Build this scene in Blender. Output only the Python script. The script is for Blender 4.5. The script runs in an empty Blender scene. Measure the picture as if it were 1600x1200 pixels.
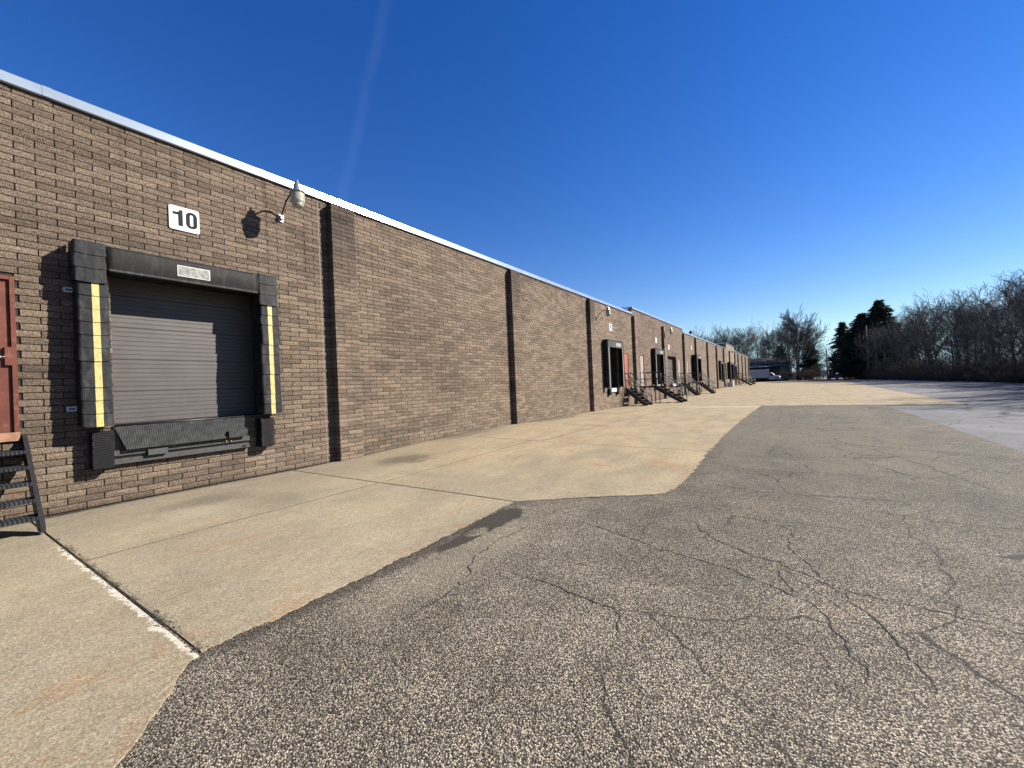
import bpy, bmesh, math, random
from mathutils import Vector, Matrix, noise as mnoise
random.seed(7)
sc = bpy.context.scene
K = 0.58   # overall reflectance scale that goes with the exposure
COL = sc.collection

# ------------------------------------------------------------------ camera
CAM = Vector((9.10, 0.0, 1.60))
_p, _r, _y = math.radians(0.293), math.radians(2.437), math.radians(34.03)
_F = Vector((-math.sin(_y)*math.cos(_p), math.cos(_y)*math.cos(_p), math.sin(_p)))
_R0 = Vector((math.cos(_y), math.sin(_y), 0)); _U0 = _R0.cross(_F)
_R = _R0*math.cos(_r) - _U0*math.sin(_r); _U = _U0*math.cos(_r) + _R0*math.sin(_r)
cd = bpy.data.cameras.new('camera'); cam = bpy.data.objects.new('camera', cd); COL.objects.link(cam)
cam.matrix_world = Matrix(((_R.x, _U.x, -_F.x, CAM.x), (_R.y, _U.y, -_F.y, CAM.y), (_R.z, _U.z, -_F.z, CAM.z), (0, 0, 0, 1)))
cd.sensor_fit = 'HORIZONTAL'; cd.sensor_width = 36; cd.lens = 651.3/1600*36; cd.clip_start = 0.05; cd.clip_end = 6000
sc.camera = cam

# ------------------------------------------------------------------ sun, sky, exposure
SUNDIR = Vector((1.0, 0.83, 0.82)).normalized()
EL = math.asin(SUNDIR.z); AZ = math.atan2(SUNDIR.x, SUNDIR.y)
sd = bpy.data.lights.new('sun', 'SUN'); sd.energy = 5.0; sd.angle = math.radians(0.53); sd.color = (1.0, 0.93, 0.82)
sun = bpy.data.objects.new('sun', sd); COL.objects.link(sun)
sun.rotation_euler = (-SUNDIR).to_track_quat('-Z', 'Y').to_euler(); sun.location = (30, 30, 40)

W = bpy.data.worlds.new('World'); sc.world = W; W.use_nodes = True
wn = W.node_tree; wn.nodes.clear()
def N(nt, typ, ins=None, **props):
    n = nt.nodes.new(typ)
    for k, v in props.items(): setattr(n, k, v)
    for k, v in (ins or {}).items():
        s = n.inputs[k]
        if isinstance(v, bpy.types.NodeSocket): nt.links.new(v, s)
        else: s.default_value = v
    return n
tc0 = N(wn, 'ShaderNodeTexCoord'); sx0 = N(wn, 'ShaderNodeSeparateXYZ', {0: tc0.outputs['Generated']})
zc = N(wn, 'ShaderNodeMath', {0: sx0.outputs[2], 1: 0.075}, operation='MAXIMUM')
vec0 = N(wn, 'ShaderNodeCombineXYZ', {0: sx0.outputs[0], 1: sx0.outputs[1], 2: zc.outputs[0]})
sky = N(wn, 'ShaderNodeTexSky', {'Vector': vec0.outputs[0]}, sky_type='NISHITA', sun_disc=False, sun_elevation=EL, sun_rotation=AZ,
        altitude=100, air_density=1.15, dust_density=0.0, ozone_density=2.5)
gam = N(wn, 'ShaderNodeGamma', {0: sky.outputs[0], 1: 1.0})
hs = N(wn, 'ShaderNodeHueSaturation', {'Color': gam.outputs[0], 'Saturation': 1.38, 'Hue': 0.516})
tint = N(wn, 'ShaderNodeMix', {0: 1.0, 6: hs.outputs[0], 7: (0.96, 1.02, 1.17, 1)}, data_type='RGBA', blend_type='MULTIPLY')
# faint old contrail high in the sky
def ray(px, py): return (_F + _R*(px-800)/651.3 - _U*(py-600)/651.3).normalized()
ra, rb = ray(617, -60), ray(538, 290)
nrm = ra.cross(rb).normalized()
tc = N(wn, 'ShaderNodeTexCoord')
dt = N(wn, 'ShaderNodeVectorMath', {0: tc.outputs['Generated'], 1: nrm}, operation='DOT_PRODUCT')
nz = N(wn, 'ShaderNodeTexNoise', {'Vector': tc.outputs['Generated'], 'Scale': 9.0, 'Detail': 5.0})
wob = N(wn, 'ShaderNodeMath', {0: nz.outputs[0], 1: 0.014, 2: -0.007}, operation='MULTIPLY_ADD')
ds = N(wn, 'ShaderNodeMath', {0: dt.outputs['Value'], 1: wob.outputs[0]}, operation='ADD')
ab = N(wn, 'ShaderNodeMath', {0: ds.outputs[0]}, operation='ABSOLUTE')
mk = N(wn, 'ShaderNodeMapRange', {0: ab.outputs[0], 1: 0.001, 2: 0.016, 3: 1.0, 4: 0.0}, interpolation_type='SMOOTHSTEP')
al = N(wn, 'ShaderNodeVectorMath', {0: tc.outputs['Generated'], 1: rb}, operation='DOT_PRODUCT')
mk2 = N(wn, 'ShaderNodeMapRange', {0: al.outputs['Value'], 1: 0.80, 2: 0.93, 3: 0.0, 4: 1.0})
mm = N(wn, 'ShaderNodeMath', {0: mk.outputs[0], 1: nz.outputs[0]}, operation='MULTIPLY')
mm2 = N(wn, 'ShaderNodeMath', {0: mm.outputs[0], 1: 0.032}, operation='MULTIPLY')
mx = N(wn, 'ShaderNodeMix', {0: mm2.outputs[0], 6: tint.outputs[2], 7: (6, 7, 9, 1)}, data_type='RGBA')
bg = N(wn, 'ShaderNodeBackground', {0: mx.outputs[2], 1: 0.046})
ow = N(wn, 'ShaderNodeOutputWorld', {0: bg.outputs[0]})

sc.view_settings.view_transform = 'Standard'; sc.view_settings.look = 'None'
sc.view_settings.exposure = 1.45; sc.view_settings.gamma = 1.0; sc.view_settings.use_curve_mapping = False

# ------------------------------------------------------------------ helpers
class MB:
    """collects polygons"""
    def __init__(s): s.v = []; s.f = []
    def add(s, vs, fs):
        o = len(s.v); s.v.extend([tuple(v) for v in vs]); s.f.extend([tuple(i+o for i in f) for f in fs])
    def box(s, x0, y0, z0, x1, y1, z1):
        s.add([(x0,y0,z0),(x1,y0,z0),(x1,y1,z0),(x0,y1,z0),(x0,y0,z1),(x1,y0,z1),(x1,y1,z1),(x0,y1,z1)],
              [(0,3,2,1),(4,5,6,7),(0,1,5,4),(1,2,6,5),(2,3,7,6),(3,0,4,7)])
        return s
    def tube(s, pts, r, n=8, cap=True):
        pts = [Vector(p) for p in pts]; rs = r if isinstance(r, (list, tuple)) else [r]*len(pts)
        rings = []
        ref = None
        for i, p in enumerate(pts):
            d = (pts[min(i+1, len(pts)-1)] - pts[max(i-1, 0)]).normalized()
            if ref is None:
                ref = Vector((0, 0, 1)) if abs(d.z) < 0.9 else Vector((1, 0, 0))
            a = d.cross(ref).normalized(); b = d.cross(a).normalized(); ref = -b if False else ref
            rings.append([p + (a*math.cos(2*math.pi*k/n) + b*math.sin(2*math.pi*k/n))*rs[i] for k in range(n)])
        vs = [v for rg in rings for v in rg]; fs = []
        for i in range(len(pts)-1):
            for k in range(n):
                fs.append((i*n+k, i*n+(k+1) % n, (i+1)*n+(k+1) % n, (i+1)*n+k))
        if cap: fs.append(tuple(range(n-1, -1, -1))); fs.append(tuple((len(pts)-1)*n+k for k in range(n)))
        s.add(vs, fs); return s
    def lathe(s, prof, c, n=20):
        vs = []; fs = []
        for (r, z) in prof:
            for k in range(n):
                a = 2*math.pi*k/n; vs.append((c[0]+r*math.cos(a), c[1]+r*math.sin(a), c[2]+z))
        for i in range(len(prof)-1):
            for k in range(n): fs.append((i*n+k, i*n+(k+1) % n, (i+1)*n+(k+1) % n, (i+1)*n+k))
        fs.append(tuple(range(n-1, -1, -1))); fs.append(tuple((len(prof)-1)*n+k for k in range(n)))
        s.add(vs, fs); return s
    def prism(s, poly, axis, a, b):
        """extrude a 2-D polygon along axis ('x': poly=(y,z); 'y': poly=(x,z); 'z': poly=(x,y))"""
        def P(u, v, w): return {'x': (w, u, v), 'y': (u, w, v), 'z': (u, v, w)}[axis]
        n = len(poly)
        s.add([P(u, v, a) for u, v in poly] + [P(u, v, b) for u, v in poly],
              [tuple(range(n-1, -1, -1)), tuple(range(n, 2*n))] + [(i, (i+1) % n, n+(i+1) % n, n+i) for i in range(n)])
        return s
    def mesh(s, name, mat, smooth=False, bevel=0):
        me = bpy.data.meshes.new(name); me.from_pydata(s.v, [], s.f); me.update()
        bm = bmesh.new(); bm.from_mesh(me); bmesh.ops.recalc_face_normals(bm, faces=bm.faces)
        if bevel:
            bmesh.ops.bevel(bm, geom=list(bm.edges), offset=bevel, segments=1, affect='EDGES')
        bm.to_mesh(me); bm.free()
        if mat: me.materials.append(mat)
        if smooth: me.polygons.foreach_set('use_smooth', [True]*len(me.polygons))
        return me
    def obj(s, name, mat, parent=None, smooth=False, bevel=0, loc=None, **kw):
        return link(name, s.mesh(name, mat, smooth, bevel), parent, loc, **kw)
def link(name, me, parent=None, loc=None, **kw):
    o = bpy.data.objects.new(name, me); COL.objects.link(o)
    if parent: o.parent = parent
    if loc: o.location = loc
    for k, v in kw.items(): o[k] = v
    return o
def thing(name, label, cat, loc=(0, 0, 0), rz=0, group=None):
    o = bpy.data.objects.new(name, None); COL.objects.link(o); o.location = loc; o.rotation_euler = (0, 0, rz)
    o.empty_display_size = 0.3; o['label'] = label; o['category'] = cat
    if group: o['group'] = group
    return o
def dup(root, loc, rz=0.0, scale=None, label=None, group=None):
    r = root.copy(); COL.objects.link(r); r.location = loc; r.rotation_euler = (0, 0, rz)
    if scale: r.scale = scale
    if label: r['label'] = label
    if group: r['group'] = group
    for ch in list(root.children):
        c = ch.copy(); COL.objects.link(c); c.parent = r
        for g in list(ch.children):
            d = g.copy(); COL.objects.link(d); d.parent = c
    return r

# ------------------------------------------------------------------ materials
def newmat(name):
    m = bpy.data.materials.new(name); m.use_nodes = True; nt = m.node_tree; nt.nodes.clear()
    b = N(nt, 'ShaderNodeBsdfPrincipled'); o = N(nt, 'ShaderNodeOutputMaterial', {0: b.outputs[0]})
    return m, nt, b
def mth(nt, op, a, b=0.0, c=0.0, clamp=False):
    n = N(nt, 'ShaderNodeMath', operation=op); n.use_clamp = clamp
    for i, v in enumerate((a, b, c)):
        if isinstance(v, bpy.types.NodeSocket): nt.links.new(v, n.inputs[i])
        else: n.inputs[i].default_value = v
    return n.outputs[0]
def mixc(nt, f, a, b, mode='MIX'):
    n = N(nt, 'ShaderNodeMix', {0: f, 6: a if isinstance(a, bpy.types.NodeSocket) else (*a, 1), 7: b if isinstance(b, bpy.types.NodeSocket) else (*b, 1)}, data_type='RGBA', blend_type=mode)
    return n.outputs[2]
def mulv(nt, col, val):
    n = N(nt, 'ShaderNodeVectorMath', {0: col}, operation='SCALE'); 
    if isinstance(val, bpy.types.NodeSocket): nt.links.new(val, n.inputs['Scale'])
    else: n.inputs['Scale'].default_value = val
    return n.outputs[0]
def noise(nt, vec, scale, detail=4.0, rough=0.55, dist=0.0):
    return N(nt, 'ShaderNodeTexNoise', {'Vector': vec, 'Scale': scale, 'Detail': detail, 'Roughness': rough, 'Distortion': dist}).outputs[0]
def mapr(nt, v, a, b, c=0.0, d=1.0, smooth=True):
    return N(nt, 'ShaderNodeMapRange', {0: v, 1: a, 2: b, 3: c, 4: d}, interpolation_type='SMOOTHSTEP' if smooth else 'LINEAR').outputs[0]
def scaled(nt, vec, sx, sy, sz):
    return N(nt, 'ShaderNodeVectorMath', {0: vec, 1: (sx, sy, sz)}, operation='MULTIPLY').outputs[0]
def bump(nt, b, h, strength=0.5, dist=0.01):
    n = N(nt, 'ShaderNodeBump', {'Height': h, 'Strength': strength, 'Distance': dist}); nt.links.new(n.outputs[0], b.inputs['Normal'])
def pos(nt): return N(nt, 'ShaderNodeNewGeometry').outputs['Position']

CH, BL = 0.1, 0.4065    # course height, block length
def brick_mat(name, far, base=(0.300, 0.220, 0.156), dark=(0.056, 0.039, 0.028), side=False):
    m, nt, b = newmat(name); P = pos(nt); s = N(nt, 'ShaderNodeSeparateXYZ', {0: P})
    y, z = s.outputs[1], s.outputs[2]
    rz = mth(nt, 'DIVIDE', z, CH); row = mth(nt, 'FLOOR', rz)
    off = mth(nt, 'MULTIPLY', mth(nt, 'FLOORED_MODULO', row, 2.0), 0.5)
    cy = mth(nt, 'ADD', mth(nt, 'DIVIDE', y, BL), off); colm = mth(nt, 'FLOOR', cy)
    wv = N(nt, 'ShaderNodeCombineXYZ', {0: row, 1: colm, 2: 3.3}).outputs[0]
    wn_ = N(nt, 'ShaderNodeTexWhiteNoise', {'Vector': wv}, noise_dimensions='3D')
    rnd = wn_.outputs[0]
    n1 = noise(nt, P, 40, 6, 0.75); n2 = noise(nt, P, 140, 3, 0.6)
    st = noise(nt, scaled(nt, P, 1, 0.35, 1.5), 0.8, 5, 0.6)
    n3 = noise(nt, scaled(nt, P, 1, 0.9, 2.2), 2.6, 4, 0.6)
    f = mapr(nt, mth(nt, 'ADD', mth(nt, 'MULTIPLY', n1, 0.65), mth(nt, 'MULTIPLY', n2, 0.35)), 0.38, 0.58)
    c = mixc(nt, f, dark, base)
    c = mixc(nt, mth(nt, 'MULTIPLY', mapr(nt, n2, 0.54, 0.64), 0.62), c, (0.60, 0.51, 0.41))
    c = mulv(nt, c, mapr(nt, rnd, 0, 1, 0.76, 1.28, False))
    c = mixc(nt, mth(nt, 'MULTIPLY', wn_.outputs[1], 0.10), c, (0.36, 0.17, 0.11)) if False else c
    c = mulv(nt, c, mapr(nt, st, 0.34, 0.52, 0.80, 1.04))
    c = mulv(nt, c, mapr(nt, n3, 0.32, 0.48, 0.84, 1.03))
    c = mixc(nt, mth(nt, 'MULTIPLY', mapr(nt, noise(nt, P, 1.7, 4), 0.62, 0.75), 0.4), c, (0.30, 0.15, 0.09))
    run = mth(nt, 'MULTIPLY', mapr(nt, noise(nt, scaled(nt, P, 1, 2.2, 0.12), 1.0, 5, 0.65), 0.55, 0.68), mapr(nt, z, 3.2, 6.2, 0.0, 0.42))
    c = mixc(nt, run, c, (0.045, 0.034, 0.028))
    bandm = mth(nt, 'MULTIPLY', mapr(nt, noise(nt, scaled(nt, P, 1, 0.5, 3.0), 0.9, 5, 0.6), 0.56, 0.66), 0.35)
    c = mixc(nt, bandm, c, (0.085, 0.075, 0.068))
    eff = mth(nt, 'MULTIPLY', mapr(nt, noise(nt, P, 1.1, 5, 0.6), 0.56, 0.70), mapr(nt, z, 1.6, 0.1, 0.0, 0.35))
    c = mixc(nt, eff, c, (0.36, 0.31, 0.25))
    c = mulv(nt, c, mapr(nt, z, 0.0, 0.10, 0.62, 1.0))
    for pc in (6.17, 13.75, 21.29):
        pm = mth(nt, 'LESS_THAN', mth(nt, 'ABSOLUTE', mth(nt, 'SUBTRACT', y, pc)), 0.33)
        sm = mth(nt, 'MULTIPLY', mth(nt, 'MULTIPLY', pm, mapr(nt, mth(nt, 'ADD', z, mth(nt, 'MULTIPLY', noise(nt, P, 1.3, 4), 1.6)), 4.6, 6.6)), 0.62)
        c = mixc(nt, sm, c, (0.050, 0.042, 0.038))
        lw = mth(nt, 'MULTIPLY', mth(nt, 'MULTIPLY', pm, mapr(nt, z, 2.0, 0.7, 0.0, 0.30)), mapr(nt, rnd, 0.3, 0.9))
        c = mixc(nt, lw, c, (0.46, 0.33, 0.25))
    h = mth(nt, 'ADD', mth(nt, 'MULTIPLY', n1, 0.8), mth(nt, 'MULTIPLY', n2, 0.5))
    if far:
        fz = mth(nt, 'FRACT', rz); fy = mth(nt, 'FRACT', cy)
        jz = mapr(nt, mth(nt, 'MINIMUM', fz, mth(nt, 'SUBTRACT', 1.0, fz)), 0.02, 0.09)
        jy = mapr(nt, mth(nt, 'MINIMUM', fy, mth(nt, 'SUBTRACT', 1.0, fy)), 0.004, 0.022)
        j = mth(nt, 'MULTIPLY', jz, jy)
        c = mixc(nt, j, (0.035, 0.025, 0.02), c)
        h = mth(nt, 'ADD', h, mth(nt, 'MULTIPLY', j, 1.2))
    c = mulv(nt, c, K)
    nt.links.new(c, b.inputs['Base Color']); b.inputs['Roughness'].default_value = 0.9
    b.inputs['Specular IOR Level'].default_value = 0.25
    bump(nt, b, h, 1.0, 0.042)
    return m
def plain(name, col, rough=0.6, metal=0.0, var=0.15, nscale=6.0, bmp=0.0, bscale=60, dirt=None, dirtamt=0.5, spec=0.5):
    m, nt, b = newmat(name); P = pos(nt)
    n = noise(nt, P, nscale, 5, 0.6)
    c = mulv(nt, N(nt, 'ShaderNodeRGB').outputs[0], mapr(nt, n, 0.3, 0.7, 1-var, 1+var))
    for nd in nt.nodes:
        if nd.bl_idname == 'ShaderNodeRGB': nd.outputs[0].default_value = (col[0]*K, col[1]*K, col[2]*K, 1)
    if dirt:
        c = mixc(nt, mth(nt, 'MULTIPLY', mapr(nt, noise(nt, P, nscale*2.3, 6, 0.65), 0.52, 0.66), dirtamt), c, tuple(q*K for q in dirt))
    nt.links.new(c, b.inputs['Base Color']); b.inputs['Roughness'].default_value = rough
    b.inputs['Metallic'].default_value = metal; b.inputs['Specular IOR Level'].default_value = spec
    if bmp: bump(nt, b, noise(nt, P, bscale, 4), bmp, 0.004)
    return m

def ell(nt, P, cx, cy, rx, ry, soft=0.5, wob=0.5):
    """soft noisy ellipse mask on the ground"""
    s = N(nt, 'ShaderNodeSeparateXYZ', {0: P})
    u = mth(nt, 'DIVIDE', mth(nt, 'SUBTRACT', s.outputs[0], cx), rx); v = mth(nt, 'DIVIDE', mth(nt, 'SUBTRACT', s.outputs[1], cy), ry)
    d = mth(nt, 'SQRT', mth(nt, 'ADD', mth(nt, 'MULTIPLY', u, u), mth(nt, 'MULTIPLY', v, v)))
    d = mth(nt, 'ADD', d, mth(nt, 'MULTIPLY', mth(nt, 'SUBTRACT', noise(nt, P, 3.0, 5), 0.5), wob*2))
    return mapr(nt, d, 1-soft, 1+0.1, 1.0, 0.0)

def concrete_mat():
    m, nt, b = newmat('apron_concrete'); P = pos(nt)
    s = N(nt, 'ShaderNodeSeparateXYZ', {0: P}); X, Y = s.outputs[0], s.outputs[1]
    big = noise(nt, P, 0.45, 5, 0.6); mid = noise(nt, scaled(nt, P, 1.0, 0.45, 1), 1.6, 6, 0.62)
    fine = noise(nt, P, 90, 4, 0.7); fine2 = noise(nt, P, 220, 2, 0.6)
    c = mixc(nt, mapr(nt, big, 0.35, 0.65), (0.330, 0.290, 0.220), (0.395, 0.335, 0.240))
    # ochre wash that grows along the apron beyond the first bays
    c = mixc(nt, mth(nt, 'MULTIPLY', mapr(nt, Y, 4.5, 9.0), mapr(nt, mid, 0.42, 0.62, 0.10, 0.60)), c, (0.44, 0.365, 0.240))
    c = mulv(nt, c, mapr(nt, mid, 0.3, 0.62, 0.88, 1.06))
    # rust streaks running across the slabs
    rs = noise(nt, scaled(nt, P, 2.2, 0.5, 1), 1.5, 7, 0.7, 0.6)
    c = mixc(nt, mth(nt, 'MULTIPLY', mapr(nt, rs, 0.56, 0.70), 0.42), c, (0.37, 0.215, 0.115))
    rs2 = noise(nt, scaled(nt, P, 5.0, 3.0, 1), 1.2, 7, 0.72, 1.2)
    c = mixc(nt, mth(nt, 'MULTIPLY', mapr(nt, rs2, 0.61, 0.72), 0.42), c, (0.33, 0.185, 0.10))
    for sc__, off__, lo__, amt__ in ((0.55, 0.0, 0.50, 0.65), (0.9, 7.0, 0.53, 0.55)):
        vv_ = N(nt, 'ShaderNodeVectorMath', {0: P, 1: (off__, off__, 0)}, operation='ADD').outputs[0]
        ln = mth(nt, 'ABSOLUTE', mth(nt, 'SUBTRACT', noise(nt, vv_, sc__, 7, 0.62, 0.5), 0.5))
        lm = mth(nt, 'MULTIPLY', mapr(nt, ln, 0.004, 0.016, amt__, 0.0), mapr(nt, noise(nt, vv_, 0.7, 3), lo__, lo__+0.08))
        lm = mth(nt, 'MULTIPLY', lm, mapr(nt, Y, 5.0, 7.5, 0.12, 1.0))
        c = mixc(nt, lm, c, (0.40, 0.205, 0.095))
    c = mixc(nt, mth(nt, 'MULTIPLY', mth(nt, 'MULTIPLY', mapr(nt, mth(nt, 'ABSOLUTE', mth(nt, 'SUBTRACT', Y, 25.1)), 0.35, 0.6, 0.6, 0.0), mapr(nt, X, 3.0, 4.5)), mapr(nt, X, 7.7, 7.6)), c, (0.60, 0.56, 0.47))
    # dirt band near the wall
    wl = mth(nt, 'MULTIPLY', mapr(nt, X, 0.0, 2.6, 1.0, 0.0), mapr(nt, mid, 0.35, 0.6, 0.25, 0.85))
    wl = mth(nt, 'MULTIPLY', wl, mapr(nt, Y, 4.9, 9.5, 1.0, 0.35))
    c = mixc(nt, wl, c, (0.215, 0.190, 0.155))
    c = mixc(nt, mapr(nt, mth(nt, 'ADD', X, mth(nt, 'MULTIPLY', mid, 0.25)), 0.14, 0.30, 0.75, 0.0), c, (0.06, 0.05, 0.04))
    # soft oily spots
    for (cx, cy, rx, ry, a) in ((1.55, 6.55, 0.75, 0.85, 0.75), (1.30, 2.75, 0.5, 0.75, 0.5), (2.2, 3.3, 0.9, 0.5, 0.25), (3.1, 5.6, 1.0, 0.25, 0.2),
                                (0.3, 10.5, 0.5, 2.2, 0.6), (0.3, 16.5, 0.6, 2.6, 0.7), (1.2, 19.5, 1.2, 0.5, 0.4), (2.6, 14.2, 1.4, 0.5, 0.25)):
        c = mixc(nt, mth(nt, 'MULTIPLY', ell(nt, P, cx, cy, rx, ry, 0.7, 0.5), a), c, (0.10, 0.085, 0.07))
    # pale scrubbed patch
    c = mixc(nt, mth(nt, 'MULTIPLY', ell(nt, P, 1.9, 2.4, 0.55, 0.5, 0.8, 0.7), 0.35), c, (0.5, 0.46, 0.38))
    for ax, v0, hw, lo, hi, am in ((X, 2.959, 0.016, 1.0, 10.0, 0.85), (Y, 4.786, 0.018, -1.0, 6.0, 0.85), (Y, 9.992, 0.020, -1.0, 7.6, 0.7), (X, 3.255, 0.03, 10.0, 17.5, 0.6), (X, 3.46, 0.035, 17.5, 25.6, 0.6), (Y, 17.51, 0.04, -1, 7.6, 0.6), (Y, 25.67, 0.05, -1, 12, 0.5)):
        ot = Y if ax is X else X
        d_ = mth(nt, 'ABSOLUTE', mth(nt, 'SUBTRACT', ax, v0)); d_ = mth(nt, 'ADD', d_, mth(nt, 'MULTIPLY', mth(nt, 'SUBTRACT', noise(nt, P, 7, 4, 0.7), 0.5), hw*1.6))
        k_ = mth(nt, 'MULTIPLY', mapr(nt, d_, hw*0.6, hw*1.2, am, 0.0), mth(nt, 'MULTIPLY', mth(nt, 'GREATER_THAN', ot, lo), mth(nt, 'LESS_THAN', ot, hi)))
        c = mixc(nt, k_, c, (0.085, 0.070, 0.052))
    ed = mth(nt, 'MULTIPLY', mapr(nt, X, 5.35, 5.85), mth(nt, 'MULTIPLY', mapr(nt, noise(nt, P, 2.6, 6, 0.7), 0.5, 0.62), mth(nt, 'LESS_THAN', Y, 4.7)))
    c = mixc(nt, mth(nt, 'MULTIPLY', ed, 0.45), c, (0.38, 0.22, 0.125))
    # pale chipped band along the first cross joint
    dj = mth(nt, 'ABSOLUTE', mth(nt, 'SUBTRACT', Y, 1.035))
    djn = mth(nt, 'ADD', dj, mth(nt, 'MULTIPLY', mth(nt, 'SUBTRACT', noise(nt, P, 5, 5, 0.7), 0.5), 0.24))
    sp = mth(nt, 'MULTIPLY', mapr(nt, djn, 0.026, 0.044, 1.0, 0.0), mapr(nt, X, 1.9, 2.3))
    sp = mth(nt, 'MULTIPLY', sp, mapr(nt, Y, 1.03, 1.04, 1.0, 0.0))
    c = mixc(nt, mth(nt, 'MULTIPLY', sp, 0.85), c, (0.72, 0.68, 0.60))
    # small chips and grit
    vv = N(nt, 'ShaderNodeTexVoronoi', {'Vector': P, 'Scale': 3.2}, feature='F1').outputs[0]
    c = mixc(nt, mapr(nt, vv, 0.018, 0.03, 0.5, 0.0), c, (0.7, 0.66, 0.58))
    va = N(nt, 'ShaderNodeTexVoronoi', {'Vector': P, 'Scale': 115.0}, feature='F1'); vac = N(nt, 'ShaderNodeSeparateColor', {0: va.outputs['Color']})
    c = mulv(nt, c, mapr(nt, vac.outputs[0], 0, 1, 0.68, 1.30, False))
    c = mixc(nt, mapr(nt, vac.outputs[1], 0.90, 0.95, 0, 0.45), c, (0.62, 0.56, 0.44))
    c = mulv(nt, c, mapr(nt, noise(nt, scaled(nt, P, 6.0, 1.6, 1), 4.0, 5, 0.7), 0.3, 0.7, 0.88, 1.12))
    c = mulv(nt, c, mapr(nt, fine, 0.3, 0.7, 0.80, 1.18))
    c = mulv(nt, c, mapr(nt, fine2, 0.35, 0.65, 0.88, 1.12))
    c = mixc(nt, mapr(nt, Y, 4.0, 8.0), mixc(nt, 1.0, c, (1.06*K, 1.035*K, 0.965*K), 'MULTIPLY'), mixc(nt, 1.0, c, (1.05*K, 1.005*K, 0.900*K), 'MULTIPLY'))
    nt.links.new(c, b.inputs['Base Color']); b.inputs['Roughness'].default_value = 0.9; b.inputs['Specular IOR Level'].default_value = 0.2
    bump(nt, b, mth(nt, 'ADD', fine, mth(nt, 'MULTIPLY', fine2, 0.6)), 0.5, 0.004)
    return m
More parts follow.
